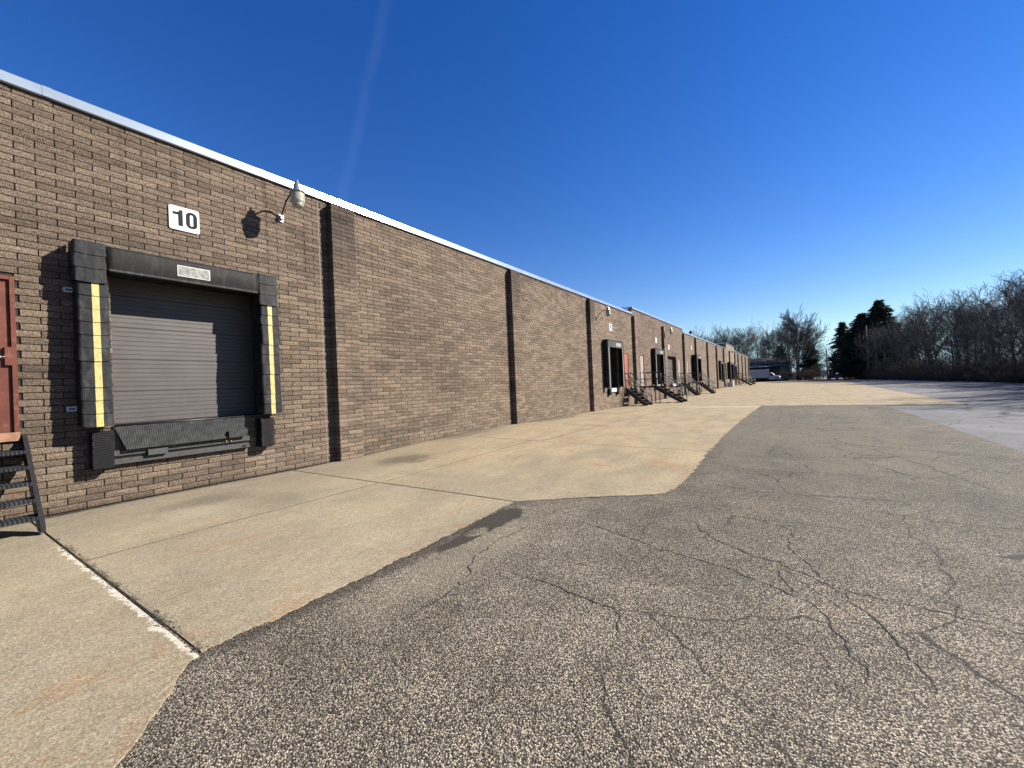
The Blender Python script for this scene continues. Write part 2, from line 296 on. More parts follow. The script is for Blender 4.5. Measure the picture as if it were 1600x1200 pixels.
def asphalt_mat(name, old=False):
    m, nt, b = newmat(name); P = pos(nt)
    s = N(nt, 'ShaderNodeSeparateXYZ', {0: P}); X, Y = s.outputs[0], s.outputs[1]
    P2 = N(nt, 'ShaderNodeVectorMath', {0: P, 1: N(nt, 'ShaderNodeTexNoise', {'Vector': P, 'Scale': 60.0}).outputs[1]}, operation='MULTIPLY_ADD')
    P2.inputs[1].default_value = (1, 1, 1)
    v = N(nt, 'ShaderNodeTexVoronoi', {'Vector': P, 'Scale': 112.0 if not old else 150.0, 'Randomness': 1.0}, feature='F1')
    vc = N(nt, 'ShaderNodeSeparateColor', {0: v.outputs['Color']})
    v2 = N(nt, 'ShaderNodeTexVoronoi', {'Vector': P, 'Scale': 85.0}, feature='F1'); v2c = N(nt, 'ShaderNodeSeparateColor', {0: v2.outputs['Color']})
    big = noise(nt, P, 0.35, 5, 0.6); mid = noise(nt, P, 1.8, 6, 0.65)
    if not old:
        stone = mixc(nt, mapr(nt, vc.outputs[0], 0.25, 1.0, 0, 1), (0.165, 0.152, 0.134), (0.58, 0.53, 0.445))
        stone = mixc(nt, mapr(nt, v2c.outputs[1], 0.80, 0.95, 0, 0.55), stone, (0.56, 0.52, 0.45))
        gap = mapr(nt, v.outputs['Distance'], 0.38, 0.70)
        c = mixc(nt, gap, stone, (0.020, 0.018, 0.016))
        c = mixc(nt, mapr(nt, vc.outputs[1], 0.70, 0.82, 0, 0.80), c, (0.050, 0.046, 0.041))
        c = mulv(nt, c, mapr(nt, mid, 0.3, 0.7, 0.80, 1.18)); c = mulv(nt, c, mapr(nt, big, 0.3, 0.7, 0.82, 1.15))
        # tan wheel paths in the middle distance
        tr = mth(nt, 'MULTIPLY', mapr(nt, noise(nt, scaled(nt, P, 1.3, 0.12, 1), 1.0, 4), 0.42, 0.6), mapr(nt, Y, 4, 12, 0.0, 0.55))
        c = mixc(nt, tr, c, mulv(nt, mixc(nt, vc.outputs[0], (0.10, 0.085, 0.068), (0.36, 0.315, 0.25)), 1.0))
        # silt beside the kerbless slab edge and a damp patch in its corner
        silt = ell(nt, P, 6.45, 3.0, 0.40, 1.6, 0.7, 0.4)
        c = mixc(nt, mth(nt, 'MULTIPLY', silt, 0.45), c, mulv(nt, mixc(nt, vc.outputs[0], (0.20, 0.18, 0.15), (0.34, 0.31, 0.27)), 1.0))
        edge = mth(nt, 'MULTIPLY', ell(nt, P, 5.95, 2.6, 0.16, 2.7, 0.5, 0.5), 0.6)
        edge2 = mth(nt, 'MULTIPLY', ell(nt, P, 7.0, 5.25, 1.2, 0.22, 0.6, 0.5), 0.0)
        wet = mth(nt, 'MAXIMUM', ell(nt, P, 6.06, 4.05, 0.20, 0.55, 0.06, 0.75), ell(nt, P, 6.12, 3.35, 0.10, 0.35, 0.06, 0.8))
        wet = mth(nt, 'MULTIPLY', wet, mth(nt, 'SUBTRACT', 1.0, ell(nt, P, 6.10, 3.62, 0.10, 0.16, 0.2, 0.4)))
        wm = mth(nt, 'MAXIMUM', mth(nt, 'MULTIPLY', wet, 0.88), edge)
        c = mixc(nt, wm, c, (0.038, 0.034, 0.030))
        c = mixc(nt, mapr(nt, noise(nt, P, 0.9, 6, 0.7), 0.66, 0.74, 0, 0.3), c, (0.25, 0.13, 0.07))
        h = mth(nt, 'ADD', mth(nt, 'MULTIPLY', mth(nt, 'SUBTRACT', 1.0, v.outputs['Distance']), 1.0), mth(nt, 'MULTIPLY', vc.outputs[2], 0.6))
        bump(nt, b, h, 0.8, 0.006)
        ro = mth(nt, 'SUBTRACT', 0.86, mth(nt, 'MULTIPLY', wet, 0.2)); nt.links.new(ro, b.inputs['Roughness'])
    else:
        c = mixc(nt, vc.outputs[0], (0.152, 0.155, 0.160), (0.226, 0.229, 0.233))
        c = mulv(nt, c, mapr(nt, mid, 0.3, 0.7, 0.86, 1.12)); c = mulv(nt, c, mapr(nt, big, 0.3, 0.7, 0.86, 1.12))
        c = mixc(nt, mapr(nt, noise(nt, scaled(nt, P, 0.25, 1.0, 1), 0.5, 5), 0.55, 0.62, 0, 0.25), c, (0.12, 0.12, 0.12))
        bump(nt, b, vc.outputs[2], 0.4, 0.004); b.inputs['Roughness'].default_value = 0.9
    c = mulv(nt, c, K)
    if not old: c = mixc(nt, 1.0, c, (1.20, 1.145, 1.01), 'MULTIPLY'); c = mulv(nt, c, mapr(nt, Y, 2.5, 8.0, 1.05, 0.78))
    b.inputs['Specular IOR Level'].default_value = 0.25
    # hairline crazing
    cr = N(nt, 'ShaderNodeTexVoronoi', {'Vector': N(nt, 'ShaderNodeVectorMath', {0: P, 1: scaled(nt, N(nt, 'ShaderNodeTexNoise', {'Vector': P, 'Scale': 2.2, 'Detail': 5.0}).outputs[1], 0.36, 0.36, 0)}, operation='ADD').outputs[0], 'Scale': 0.7}, feature='DISTANCE_TO_EDGE').outputs[0]
    crm = mth(nt, 'MULTIPLY', mapr(nt, cr, 0.0025, 0.008, 0.8, 0.0), mth(nt, 'MULTIPLY', mapr(nt, noise(nt, P, 0.5, 2), 0.36, 0.46), mth(nt, 'MAXIMUM', mapr(nt, X, 7.6, 8.4), mapr(nt, Y, 4.5, 6.5))))
    c = mixc(nt, crm, c, (0.012, 0.011, 0.010))
    cr2 = N(nt, 'ShaderNodeTexVoronoi', {'Vector': N(nt, 'ShaderNodeVectorMath', {0: P, 1: scaled(nt, N(nt, 'ShaderNodeTexNoise', {'Vector': P, 'Scale': 3.2, 'Detail': 5.0}).outputs[1], 0.2, 0.2, 0)}, operation='ADD').outputs[0], 'Scale': 1.9}, feature='DISTANCE_TO_EDGE').outputs[0]
    crm2 = mth(nt, 'MULTIPLY', mapr(nt, cr2, 0.003, 0.010, 0.65, 0.0), mth(nt, 'MULTIPLY', mapr(nt, noise(nt, P, 0.8, 3), 0.46, 0.54), mapr(nt, X, 8.0, 9.0)))
    c = mixc(nt, crm2, c, (0.014, 0.013, 0.012))
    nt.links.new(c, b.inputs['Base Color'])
    return m
def rubber_mat(name, col=(0.028, 0.029, 0.032), chalk=(0.16, 0.165, 0.17), amt=0.6):
    m, nt, b = newmat(name); P = pos(nt)
    n = noise(nt, scaled(nt, P, 1, 3.0, 1.0), 3.2, 6, 0.6, 0.4); n2 = noise(nt, P, 40, 4, 0.6)
    c = mixc(nt, mth(nt, 'MULTIPLY', mapr(nt, n, 0.46, 0.72), amt), col, chalk)
    c = mulv(nt, mulv(nt, c, mapr(nt, n2, 0.3, 0.7, 0.85, 1.15)), K)
    nt.links.new(c, b.inputs['Base Color']); b.inputs['Roughness'].default_value = 0.62; b.inputs['Specular IOR Level'].default_value = 0.16
    bump(nt, b, mth(nt, 'ADD', noise(nt, scaled(nt, P, 1, 1, 0.5), 14, 4), mth(nt, 'MULTIPLY', n2, 0.2)), 0.35, 0.012)
    return m
def striped_mat(name, c1, c2, axis, freq, rough=0.6):
    m, nt, b = newmat(name); P = pos(nt); s = N(nt, 'ShaderNodeSeparateXYZ', {0: P})
    f = mth(nt, 'FRACT', mth(nt, 'MULTIPLY', s.outputs[axis], freq))
    c = mixc(nt, mapr(nt, f, 0.35, 0.6), c1, c2); c = mulv(nt, c, mapr(nt, noise(nt, P, 9, 5), 0.3, 0.7, 0.6*K, 1.4*K))
    nt.links.new(c, b.inputs['Base Color']); b.inputs['Roughness'].default_value = rough
    bump(nt, b, f, 0.5, 0.01); b.inputs['Specular IOR Level'].default_value = 0.2
    return m

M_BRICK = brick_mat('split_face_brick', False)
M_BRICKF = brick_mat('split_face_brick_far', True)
M_BRICKP = brick_mat('split_face_brick_pink', True, (0.235, 0.158, 0.118), (0.105, 0.068, 0.052))
M_TAN = brick_mat('split_face_brick_tan', True, (0.36, 0.30, 0.20), (0.22, 0.18, 0.115))
M_MORTAR = plain('mortar', (0.026, 0.019, 0.015), 0.95, 0, 0.25, 8, 0.5)
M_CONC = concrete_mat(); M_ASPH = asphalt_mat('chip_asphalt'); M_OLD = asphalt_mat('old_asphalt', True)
M_DIRT = plain('joint_dirt', (0.035, 0.030, 0.024), 0.95, 0, 0.4, 5, 0.4)
M_COPING = plain('coping_metal', (0.55, 0.64, 0.71), 0.20, 0.5, 0.10, 1.2, 0.05, 9)
M_UNDER = plain('coping_underside_shade', (0.05, 0.05, 0.05), 0.8)  # dark tone painted in for the shadow line under the coping
M_ROOF = plain('roof_membrane', (0.12, 0.12, 0.12), 0.9)
M_RUB = rubber_mat('dock_pad_vinyl', (0.014, 0.015, 0.017), (0.085, 0.09, 0.095), 0.5); M_RUBG = rubber_mat('dock_pad_header_vinyl', (0.010, 0.010, 0.0095), (0.040, 0.040, 0.037), 0.6)
M_BUMP = rubber_mat('bumper_rubber', (0.012, 0.012, 0.014), (0.05, 0.048, 0.044), 0.5)
M_YEL = plain('faded_yellow_vinyl', (0.56, 0.46, 0.15), 0.6, 0, 0.12, 14, 0.2, 60, (0.22, 0.16, 0.06), 0.75)
M_WHITE = plain('sign_white', (0.62, 0.64, 0.67), 0.5, 0, 0.03, 3)
M_BLACK = plain('sign_black', (0.012, 0.013, 0.016), 0.7, 0, 0.1, 5, spec=0.15)
M_PLATE = plain('worn_name_plate', (0.20, 0.20, 0.18), 0.5, 0, 0.5, 16, 0.1, 60, (0.45, 0.45, 0.42), 0.7)
M_PLATEB = plain('name_plate_border', (0.62, 0.62, 0.58), 0.5, 0, 0.15, 20)
M_DOORP = plain('overhead_door_paint', (0.078, 0.066, 0.063), 0.55, 0, 0.10, 3, 0.05, 60)
M_RED = plain('faded_red_door', (0.150, 0.042, 0.026), 0.6, 0, 0.2, 2.5, 0.05, 40, (0.25, 0.095, 0.055), 0.6, 0.25)
M_ORG = plain('orange_door', (0.38, 0.115, 0.065), 0.5, 0, 0.12, 3)
M_PINK = plain('pale_pink_door', (0.40, 0.32, 0.30), 0.55, 0, 0.08, 3)
M_STEEL = plain('black_steel', (0.011, 0.011, 0.013), 0.45, 0.0, 0.3, 14, 0.1, 80, (0.07, 0.035, 0.02), 0.5)
M_GREYST = plain('leveler_grey_steel', (0.040, 0.045, 0.045), 0.7, 0.0, 0.25, 10, 0.15, 90, (0.17, 0.085, 0.04), 0.45)
M_LIP = striped_mat('leveler_tread_plate', (0.016, 0.018, 0.018), (0.052, 0.057, 0.055), 1, 34.0, 0.75)
M_TREAD = striped_mat('grating_steel', (0.010, 0.011, 0.012), (0.045, 0.05, 0.055), 1, 26.0, 0.5)
M_RUST = plain('rust_orange', (0.42, 0.17, 0.05), 0.8, 0, 0.3, 40)
M_SILL = plain('rusty_sill', (0.34, 0.18, 0.10), 0.7, 0, 0.25, 14, 0.2, 60, (0.28, 0.10, 0.05), 0.6)
M_GALV = plain('galvanised', (0.55, 0.57, 0.58), 0.35, 0.7, 0.1, 14)
M_CHROME = plain('lever_chrome', (0.75, 0.77, 0.78), 0.2, 0.9, 0.03, 10)
M_CAULK = plain('sealant', (0.34, 0.27, 0.22), 0.8, 0, 0.15, 9)
M_CRACK = plain('crack_tar', (0.020, 0.018, 0.017), 0.9, 0, 0.2, 20)
M_GCUR = rubber_mat('grey_curtain', (0.07, 0.073, 0.071), (0.16, 0.165, 0.16), 0.7)
M_WEDGE = plain('pale_curtain_edge', (0.30, 0.32, 0.30), 0.6, 0, 0.1, 8)
def glassy():
    m, nt, b = newmat('prismatic_lamp_glass'); P = pos(nt); s = N(nt, 'ShaderNodeSeparateXYZ', {0: P})
    b.inputs['Base Color'].default_value = (0.36, 0.36, 0.28, 1); b.inputs['Roughness'].default_value = 0.22
    b.inputs['Transmission Weight'].default_value = 0.25; b.inputs['Subsurface Weight'].default_value = 0.15
    f = mth(nt, 'SINE', mth(nt, 'MULTIPLY', s.outputs[2], 260.0)); bump(nt, b, f, 0.5, 0.006); return m
M_LGLASS = glassy()
M_WOOD = plain('pale_timber', (0.40, 0.30, 0.20), 0.8, 0, 0.2, 10)

# ------------------------------------------------------------------ ground heights
_H = [(-30, -.03), (1.17, -.029), (2.1, -.014), (4.9, -.014), (5.7, 0), (6.66, .008), (7.7, .053), (11, .13), (13.4, .13), (14.8, .09), (17.7, .083), (20.8, .062), (25.6, .01), (30, 0), (500, 0)]
def ht(x, y):
    for (a, u), (b_, v) in zip(_H, _H[1:]):
        if a <= y <= b_:
            f = u + (v-u)*(y-a)/(b_-a); break
    else: f = 0
    t = min(1, max(0, 1 - x/6.0)); return f*t*t*(3-2*t)
def cover(name, x0, y0, x1, y1, z, mat, **kw):
    m = MB(); m.add([(x0, y0, z), (x1, y0, z), (x1, y1, z), (x0, y1, z)], [(0, 1, 2, 3)]); return m.obj(name, mat, **kw)
M_GRASS = plain('winter_grass', (0.085, 0.090, 0.032), 0.95, 0, 0.35, 0.35, 0.6, 8, (0.14, 0.115, 0.06), 0.6)
M_LITTER = plain('leaf_litter', (0.085, 0.062, 0.040), 0.95, 0, 0.4, 0.8, 0.6, 10, (0.15, 0.10, 0.055), 0.5)
cover('ground', -2500, -2500, 2500, 2500, -0.12, M_GRASS, kind='structure')
cover('sub_base', -0.6, -12, 16.2, 140, -0.045, M_DIRT, kind='structure')
cover('woodland_floor', 22.6, -30, 90, 140, -0.055, M_LITTER, kind='structure')
# old grey lot
def polysheet(name, pts, z, mat, **kw):
    m = MB(); m.add([(x, y, z) for x, y in pts], [tuple(range(len(pts)))]); return m.obj(name, mat, **kw)
lot_edge = [(26.2, -30), (26.0, 40), (25.5, 54), (25.2, 62), (24.2, 70), (23.6, 80), (22.2, 90), (20.6, 103), (19.6, 112), (19.0, 121), (15, 124), (2, 124.5), (-30, 125)]
polysheet('old_asphalt_lot', [(4.2, -30)] + lot_edge + [(-30, 118.5), (4.2, 118.5)], -0.030, M_OLD, kind='structure')
# chip asphalt with a slightly wandering edge
m = MB(); pts = [(5.3, -14), (12.55, -14)]
for i in range(1, 80): pts.append((12.55 + 0.02*math.sin(i*1.7) + 0.015*random.random(), -14 + i*0.5))
pts = [p for p in pts if p[1] < 25.64] + [(12.52, 25.64), (7.0, 25.64), (5.3, 25.64)]
ca = polysheet('chip_asphalt', pts, -0.012, M_ASPH, kind='structure')
# access road and verge beyond the lot
polysheet('access_road', [(16.0, 124.2), (19.3, 122.6), (30, 150), (40, 190), (34, 192), (25, 158), (15, 150)], -0.02, plain('road_asphalt', (0.24, 0.24, 0.25), 0.9, 0, 0.1, 0.6), kind='structure')

# ------------------------------------------------------------------ concrete slabs
apron = bpy.data.objects.new('concrete_apron', None); COL.objects.link(apron); apron['kind'] = 'structure'
def slab(xa, xb, y0, y1, ny, nx, jit=0.0, name='slab'):
    vs = []; fs = []; rows = []
    fx0 = xa if callable(xa) else (lambda y: xa); fx1 = xb if callable(xb) else (lambda y: xb)
    for j in range(ny+1):
        y = y0 + (y1-y0)*j/ny; a = fx0(y); e = fx1(y)
        if jit: e += jit*(mnoise.noise(Vector((e*2.1, y*5.3, 0))) + 0.6*mnoise.noise(Vector((e*7, y*17.3, 4))) + 0.5*(random.random()-0.5))
        rows.append(len(vs))
        for i in range(nx+1):
            x = a + (e-a)*i/nx; z = ht(x, y)
            if i in (0, nx) or j in (0, ny): z -= 0.004
            vs.append((x, y, z))
    w = nx+1
    for j in range(ny):
        for i in range(nx): fs.append((j*w+i, j*w+i+1, (j+1)*w+i+1, (j+1)*w+i))
    rim = [j*w for j in range(ny, 0, -1)] + list(range(0, w)) + [j*w+nx for j in range(1, ny+1)] + [ny*w+i for i in range(nx-1, 0, -1)]
    o = len(vs)
    for k in rim: vs.append((vs[k][0], vs[k][1], vs[k][2]-0.11))
    n = len(rim)
    for k in range(n): fs.append((rim[k], o+k, o+(k+1) % n, rim[(k+1) % n]))
    mm_ = MB(); mm_.add(vs, fs); return mm_.obj(name, M_CONC, apron)
def poly_at(tab):
    def f(y):
        for (a, u), (b_, v) in zip(tab, tab[1:]):
            if a <= y <= b_: return u + (v-u)*(y-a)/(b_-a)
        return tab[0][1] if y < tab[0][0] else tab[-1][1]
    return f
eA = poly_at([(-8, 7.5), (-1, 7.45), (-0.3, 7.2), (0.5, 6.56), (0.62, 6.43), (0.8, 6.21), (0.93, 6.02), (1.035, 5.93)])
eD = poly_at([(4.80, 5.84), (5.16, 6.29), (5.54, 6.80), (5.80, 7.20), (5.97, 7.46), (6.2, 7.56), (6.42, 7.60), (7.76, 7.61), (9.9, 7.5), (12.8, 7.44), (17.7, 7.46), (25.66, 7.62)])
eC = poly_at([(1.06, 5.90), (1.5, 5.93), (3.4, 5.89), (4.78, 5.82)])
slab(0.02, eA, -8, 1.035, 180, 14, 0.045)
slab(0.02, 2.95, 1.06, 4.770, 16, 10); slab(2.968, eC, 1.06, 4.775, 110, 10, 0.035)
slab(0.02, 2.95, 4.80, 9.985, 20, 10); slab(2.968, eD, 4.80, 9.99, 180, 10, 0.05)
slab(0.02, 3.25, 10.0, 17.5, 20, 10); slab(3.26, eD, 10.0, 17.5, 120, 6, 0.07)
slab(0.02, 3.45, 17.515, 25.66, 20, 10); slab(3.465, eD, 17.515, 25.66, 100, 6, 0.08)
ys = [25.675, 31.5, 38.5, 46, 54, 63, 73, 84, 96, 108, 118.4]
xs = [0.02, 3.8, 7.65, 11.5]
er = poly_at([(25.6, 15.25), (42, 15.46), (76, 16.2), (118.4, 16.9)])
for a, b_ in zip(ys, ys[1:]):
    for x0, x1 in zip(xs, xs[1:]): slab(x0, x1-0.014, a, b_-0.016, 4, 4)
    slab(xs[-1], er, a, b_-0.016, 6, 3)
# crack strips in the chip asphalt
def crack(pts, w=0.011):
    m = MB(); P = [Vector((x, y, -0.009)) for x, y in pts]; out = []
    for a, b_ in zip(P, P[1:]):
        n = max(2, int((b_-a).length/0.045))
        for k in range(n): out.append(a.lerp(b_, k/n))
    out.append(P[-1]); vs = []
    N_ = len(out)
    for i, p in enumerate(out):
        d = (out[min(i+1, N_-1)] - out[max(i-1, 0)]).normalized(); q = Vector((-d.y, d.x, 0))
        t = min(1, i/6, (N_-1-i)/6)
        p = p + q*(0.026*(random.random()-0.5) + 0.05*mnoise.noise(p*6.0))
        ww = w*(0.25 + 0.75*t)*(0.35 + 1.1*random.random())*0.5
        vs += [p + q*ww, p - q*ww]
    m.add(vs, [(2*i, 2*i+1, 2*i+3, 2*i+2) for i in range(N_-1)])
    return m.obj('crack', M_CRACK, ca)
for c_ in ([(7.79, 4.06), (8.09, 4.03), (8.32, 3.94), (8.6, 3.91), (8.77, 3.8), (8.92, 3.7), (9.06, 3.61), (9.14, 3.56), (9.2, 3.45), (9.28, 3.2), (9.4, 2.7)],
           [(7.75, 4.94), (7.94, 5.01), (8.13, 4.96), (8.33, 4.6), (8.57, 4.4), (8.76, 4.28), (8.92, 4.21), (9.1, 4.05), (9.27, 3.95), (9.39, 3.9), (9.55, 3.87), (9.69, 3.85), (9.84, 3.84), (10.4, 3.7)],
           [(8.46, 5.45), (8.73, 5.35), (9.02, 5.18), (9.03, 4.96), (8.99, 4.77), (9.04, 4.5), (9.14, 4.33), (9.35, 3.72)],
           [(6.93, 4.43), (7.27, 4.36), (7.69, 4.18), (8.1, 4.03)], [(7.02, 2.96), (7.35, 2.94), (7.68, 2.89), (7.98, 2.85), (8.07, 2.67), (8.13, 2.5)],
           [(6.46, 4.19), (6.53, 3.87), (6.45, 3.56), (6.53, 3.08), (6.78, 2.56), (6.77, 2.21), (6.76, 1.97)], [(7.67, 4.8), (7.74, 4.23)],
           [(7.86, 17.9), (9.23, 17.79), (10.63, 17.71)], [(7.84, 9.51), (8.52, 9.6), (9.15, 9.98)],
           [(9.39, 3.9), (9.36, 3.72), (9.46, 3.55), (9.57, 3.26), (9.65, 2.9)], [(8.93, 4.21), (8.96, 3.95), (9.06, 3.61)],
           [(9.5, 6.4), (10.2, 6.1), (10.9, 6.15), (11.6, 5.8)], [(9.6, 12.4), (10.4, 11.2), (10.9, 9.4), (11.2, 7.8)], [(8.0, 6.9), (8.7, 6.7), (9.4, 6.75), (10.2, 6.9)],
           [(8.2, 13.6), (9.4, 13.3), (10.8, 13.5), (12.2, 13.2)], [(7.9, 21.5), (9.6, 21.2), (11.9, 21.4)]):
    crack(c_, 0.0095 if c_[0][1] < 6.5 else 0.015)
# grit and dead moss caught in the first cross joint and along the slab edge
gm = MB()
def tet(p, s_):
    vs = [p + Vector((random.uniform(-1, 1), random.uniform(-1, 1), random.uniform(0, 1)))*s_ for _ in range(4)]
    gm.add(vs, [(0, 1, 2), (0, 2, 3), (0, 3, 1), (1, 3, 2)])
for k in range(2600):
    x = random.uniform(1.6, 5.9); dens = mnoise.noise(Vector((x*2.4, 0, 3)))
    if dens < random.uniform(-0.25, 0.35): continue
    tet(Vector((x, 1.05 + random.gauss(0.01, 0.022 + 0.02*max(0, dens)), ht(x, 1.05) - 0.004)), random.uniform(0.004, 0.012))
for k in range(1200):
    y = random.uniform(1.1, 5.0); tet(Vector((eC(y) + random.uniform(0.0, 0.06), y, -0.012)), random.uniform(0.003, 0.008))
g2 = MB(); gm_, gm = gm, g2
for k in range(3800):
    y = 1.1 + (25-1.1)*random.random()**1.7; e = (eC(y) if y < 4.8 else eD(y))
    tet(Vector((e + abs(random.gauss(0.0, 0.07)) - 0.02, y, -0.012 + (0.012 if random.random() < 0.1 else 0))), random.uniform(0.003, 0.009))
for k in range(900):
    y = random.uniform(-1, 14); x = random.uniform(0.1, 7); tet(Vector((x, y, ht(x, y))), random.uniform(0.002, 0.006))
for k in range(1500):
    y = random.uniform(0.9, 22); x = abs(random.gauss(0, 0.05)) + 0.02; tet(Vector((x, y, ht(x, y))), random.uniform(0.004, 0.014))
g2.obj('loose_gravel', plain('gravel', (0.20, 0.17, 0.13), 0.95, 0, 0.5, 30), kind='stuff', label='loose gravel and crumbs along the slab edges and wall foot')
gm = gm_
gm.obj('joint_debris', plain('debris', (0.055, 0.048, 0.032), 0.95, 0, 0.4, 30), kind='stuff', label='dark grit and dead moss in the slab joint')

# ------------------------------------------------------------------ warehouse
wh = thing('warehouse', 'long low brown split face brick warehouse with white metal coping and loading docks', 'building', (0, 0, 0))
OPEN = [  # y0,y1,z0,z1 door and dock openings
    (0.03, 0.98, 1.13, 3.46), (1.98, 4.25, 1.21, 3.80), (23.35, 25.35, 1.25, 3.72), (26.62, 27.55, 1.20, 3.50),
    (30.05, 31.0, 1.20, 3.46), (33.35, 35.45, 1.20, 3.72), (38.1, 41.3, 1.20, 3.68), (42.0, 42.95, 1.20, 3.50), (46.05, 46.8, 1.20, 3.50),
    (48.6, 51.2, 1.20, 3.80), (67.4, 70.0, 1.2, 3.8), (70.9, 73.0, 0.9, 3.4), (75.2, 77.0, 1.2, 3.9), (78.2, 82.0, 1.2, 3.9), (84.0, 87.0, 1.2, 3.7), (91.0, 93.0, 1.2, 3.5)]
SEC = [(-14.0, 28.6, 6.20, M_MORTAR, M_BRICK), (28.6, 44.5, 6.60, M_BRICKP, None), (44.5, 77.4, 6.25, M_BRICKF, None), (77.4, 88.8, 7.15, M_TAN, None), (88.8, 119.5, 6.35, M_BRICKF, None)]
for si, (a, b_, top, mt, _) in enumerate(SEC):
    m = MB(); xf = -0.020 if si == 0 else 0.0
    cuts = sorted({a, b_} | {v for o in OPEN for v in o[:2] if a < v < b_})
    for u, v in zip(cuts, cuts[1:]):
        mid = (u+v)/2; zz = -0.2; ops = sorted([o for o in OPEN if o[0] < mid < o[1]], key=lambda o: o[2])
        for o in ops:
            m.box(-0.40, u, zz, xf, v, o[2]); zz = o[3]
        m.box(-0.40, u, zz, xf, v, top)
    m.obj('wall', mt, wh)
m = MB()
for (a, b_, top, _, _) in SEC: m.box(-45, a, top-0.75, -0.40, b_, top-0.6)
m.obj('roof', M_ROOF, wh)
m = MB(); m.box(-45.3, -14, -0.2, -45.0, 119.5, 6.2); m.box(-45, -14.3, -0.2, 0, -14.002, 6.2); m.box(-45, 119.502, -0.2, 0, 119.8, 6.35)
m.box(-45, -14, -0.2, -0.9, 119.4, -0.1); m.obj('wall', M_BRICKF, wh)

# --- split face bricks as real pieces
def brick_geo(m, y0, z0, ly, lz, depth, x0, rnd, rough=0.015):
    nx, nz = 5, 3
    vs = []; proud = 0.001 + 0.004*rnd.random()
    tilt = (rnd.random()-0.5)*0.003
    for j in range(nz):
        for i in range(nx):
            edge = i in (0, nx-1) or j in (0, nz-1)
            x = x0 + (rnd.uniform(-0.003, 0.003) if edge else proud + rnd.uniform(-rough*0.35, rough*0.5)) + tilt*(j-1)
            yy = y0 + ly*i/(nx-1) + (0 if edge else rnd.uniform(-.02, .02)*ly); z = z0 + lz*j/(nz-1) + (0 if edge else rnd.uniform(-.15, .15)*lz)
            vs.append((x, yy, z))
    fs = []
    for j in range(nz-1):
        for i in range(nx-1):
            q = (j*nx+i, j*nx+i+1, (j+1)*nx+i+1, (j+1)*nx+i)
            if rnd.random() < 0.5: fs += [(q[0], q[1], q[2]), (q[0], q[2], q[3])]
            else: fs += [(q[0], q[1], q[3]), (q[1], q[2], q[3])]
    rim = list(range(nx)) + [j*nx+nx-1 for j in range(1, nz)] + [(nz-1)*nx+i for i in range(nx-2, -1, -1)] + [j*nx for j in range(nz-2, 0, -1)]
    o = len(vs)
    for k in rim: vs.append((x0-depth, vs[k][1], vs[k][2]))
    n = len(rim)
    for k in range(n): fs.append((rim[(k+1) % n], rim[k], o+k, o+(k+1) % n))
    m.add(vs, fs)
rb = random.Random(3)
J = 0.0115; JV = 0.0145
PIL = [5.855, 13.44, 20.98, 28.55, 36.4, 44.3, 50.5, 58.2, 65.9, 73.3, 80.6, 88.6, 94.05, 101.7, 109.0, 116.6]
PW = 0.625
near = []; rest = []
ROWS = 62
for r in range(ROWS):
    z0 = r*CH; off = 0.5*(r % 2)
    k0 = int(math.floor(-4.2/BL + off)); k1 = int(math.ceil(28.5/BL + off))
    for k in range(k0, k1+1):
        y0 = (k-off)*BL; y1 = y0+BL
        segs = [(y0+JV/2, y1-JV/2)]
        cutl = [(o[0], o[1]) for o in OPEN if o[2] < z0+CH*0.6 and o[3] > z0+CH*0.4] + [(p+0.004, p+PW-0.004) for p in PIL[:4]] + [(28.55, 99), (-99, -4.0)]
        for (c0, c1) in cutl:
            ns = []
            for (s0, s1) in segs:
                if c1 <= s0 or c0 >= s1: ns.append((s0, s1)); continue
                if s0 < c0-0.02: ns.append((s0, c0))
                if s1 > c1+0.02: ns.append((c1, s1))
            segs = ns
        for (s0, s1) in segs:
            if s1-s0 < 0.03: continue
            (near if (s0 > 0.9 and s1 < 3.9) else rest).append((s0, z0+J/2, s1-s0, CH-J, abs(s1-s0-(BL-JV)) < 1e-4))
near.sort(key=lambda q: q[0]+abs(q[1]-1.6)*0.12)
rest += near[300:]; near = near[:300]
variants = []
for i in range(14):
    m = MB(); brick_geo(m, 0, 0, BL-JV, CH-J, 0.021, 0, rb); variants.append(m.mesh('brick', M_BRICK))
for (y, z, ly, lz, full) in near:
    if full: link('brick', rb.choice(variants), wh, (0, y, z))
    else:
        m = MB(); brick_geo(m, 0, 0, ly, lz, 0.021, 0, rb); m.obj('brick', M_BRICK, wh, loc=(0, y, z))
m = MB()
for (y, z, ly, lz, full) in rest: brick_geo(m, y, z, ly, lz, 0.021, 0, rb)
m.obj('brick_courses', M_BRICK, wh, kind='stuff')

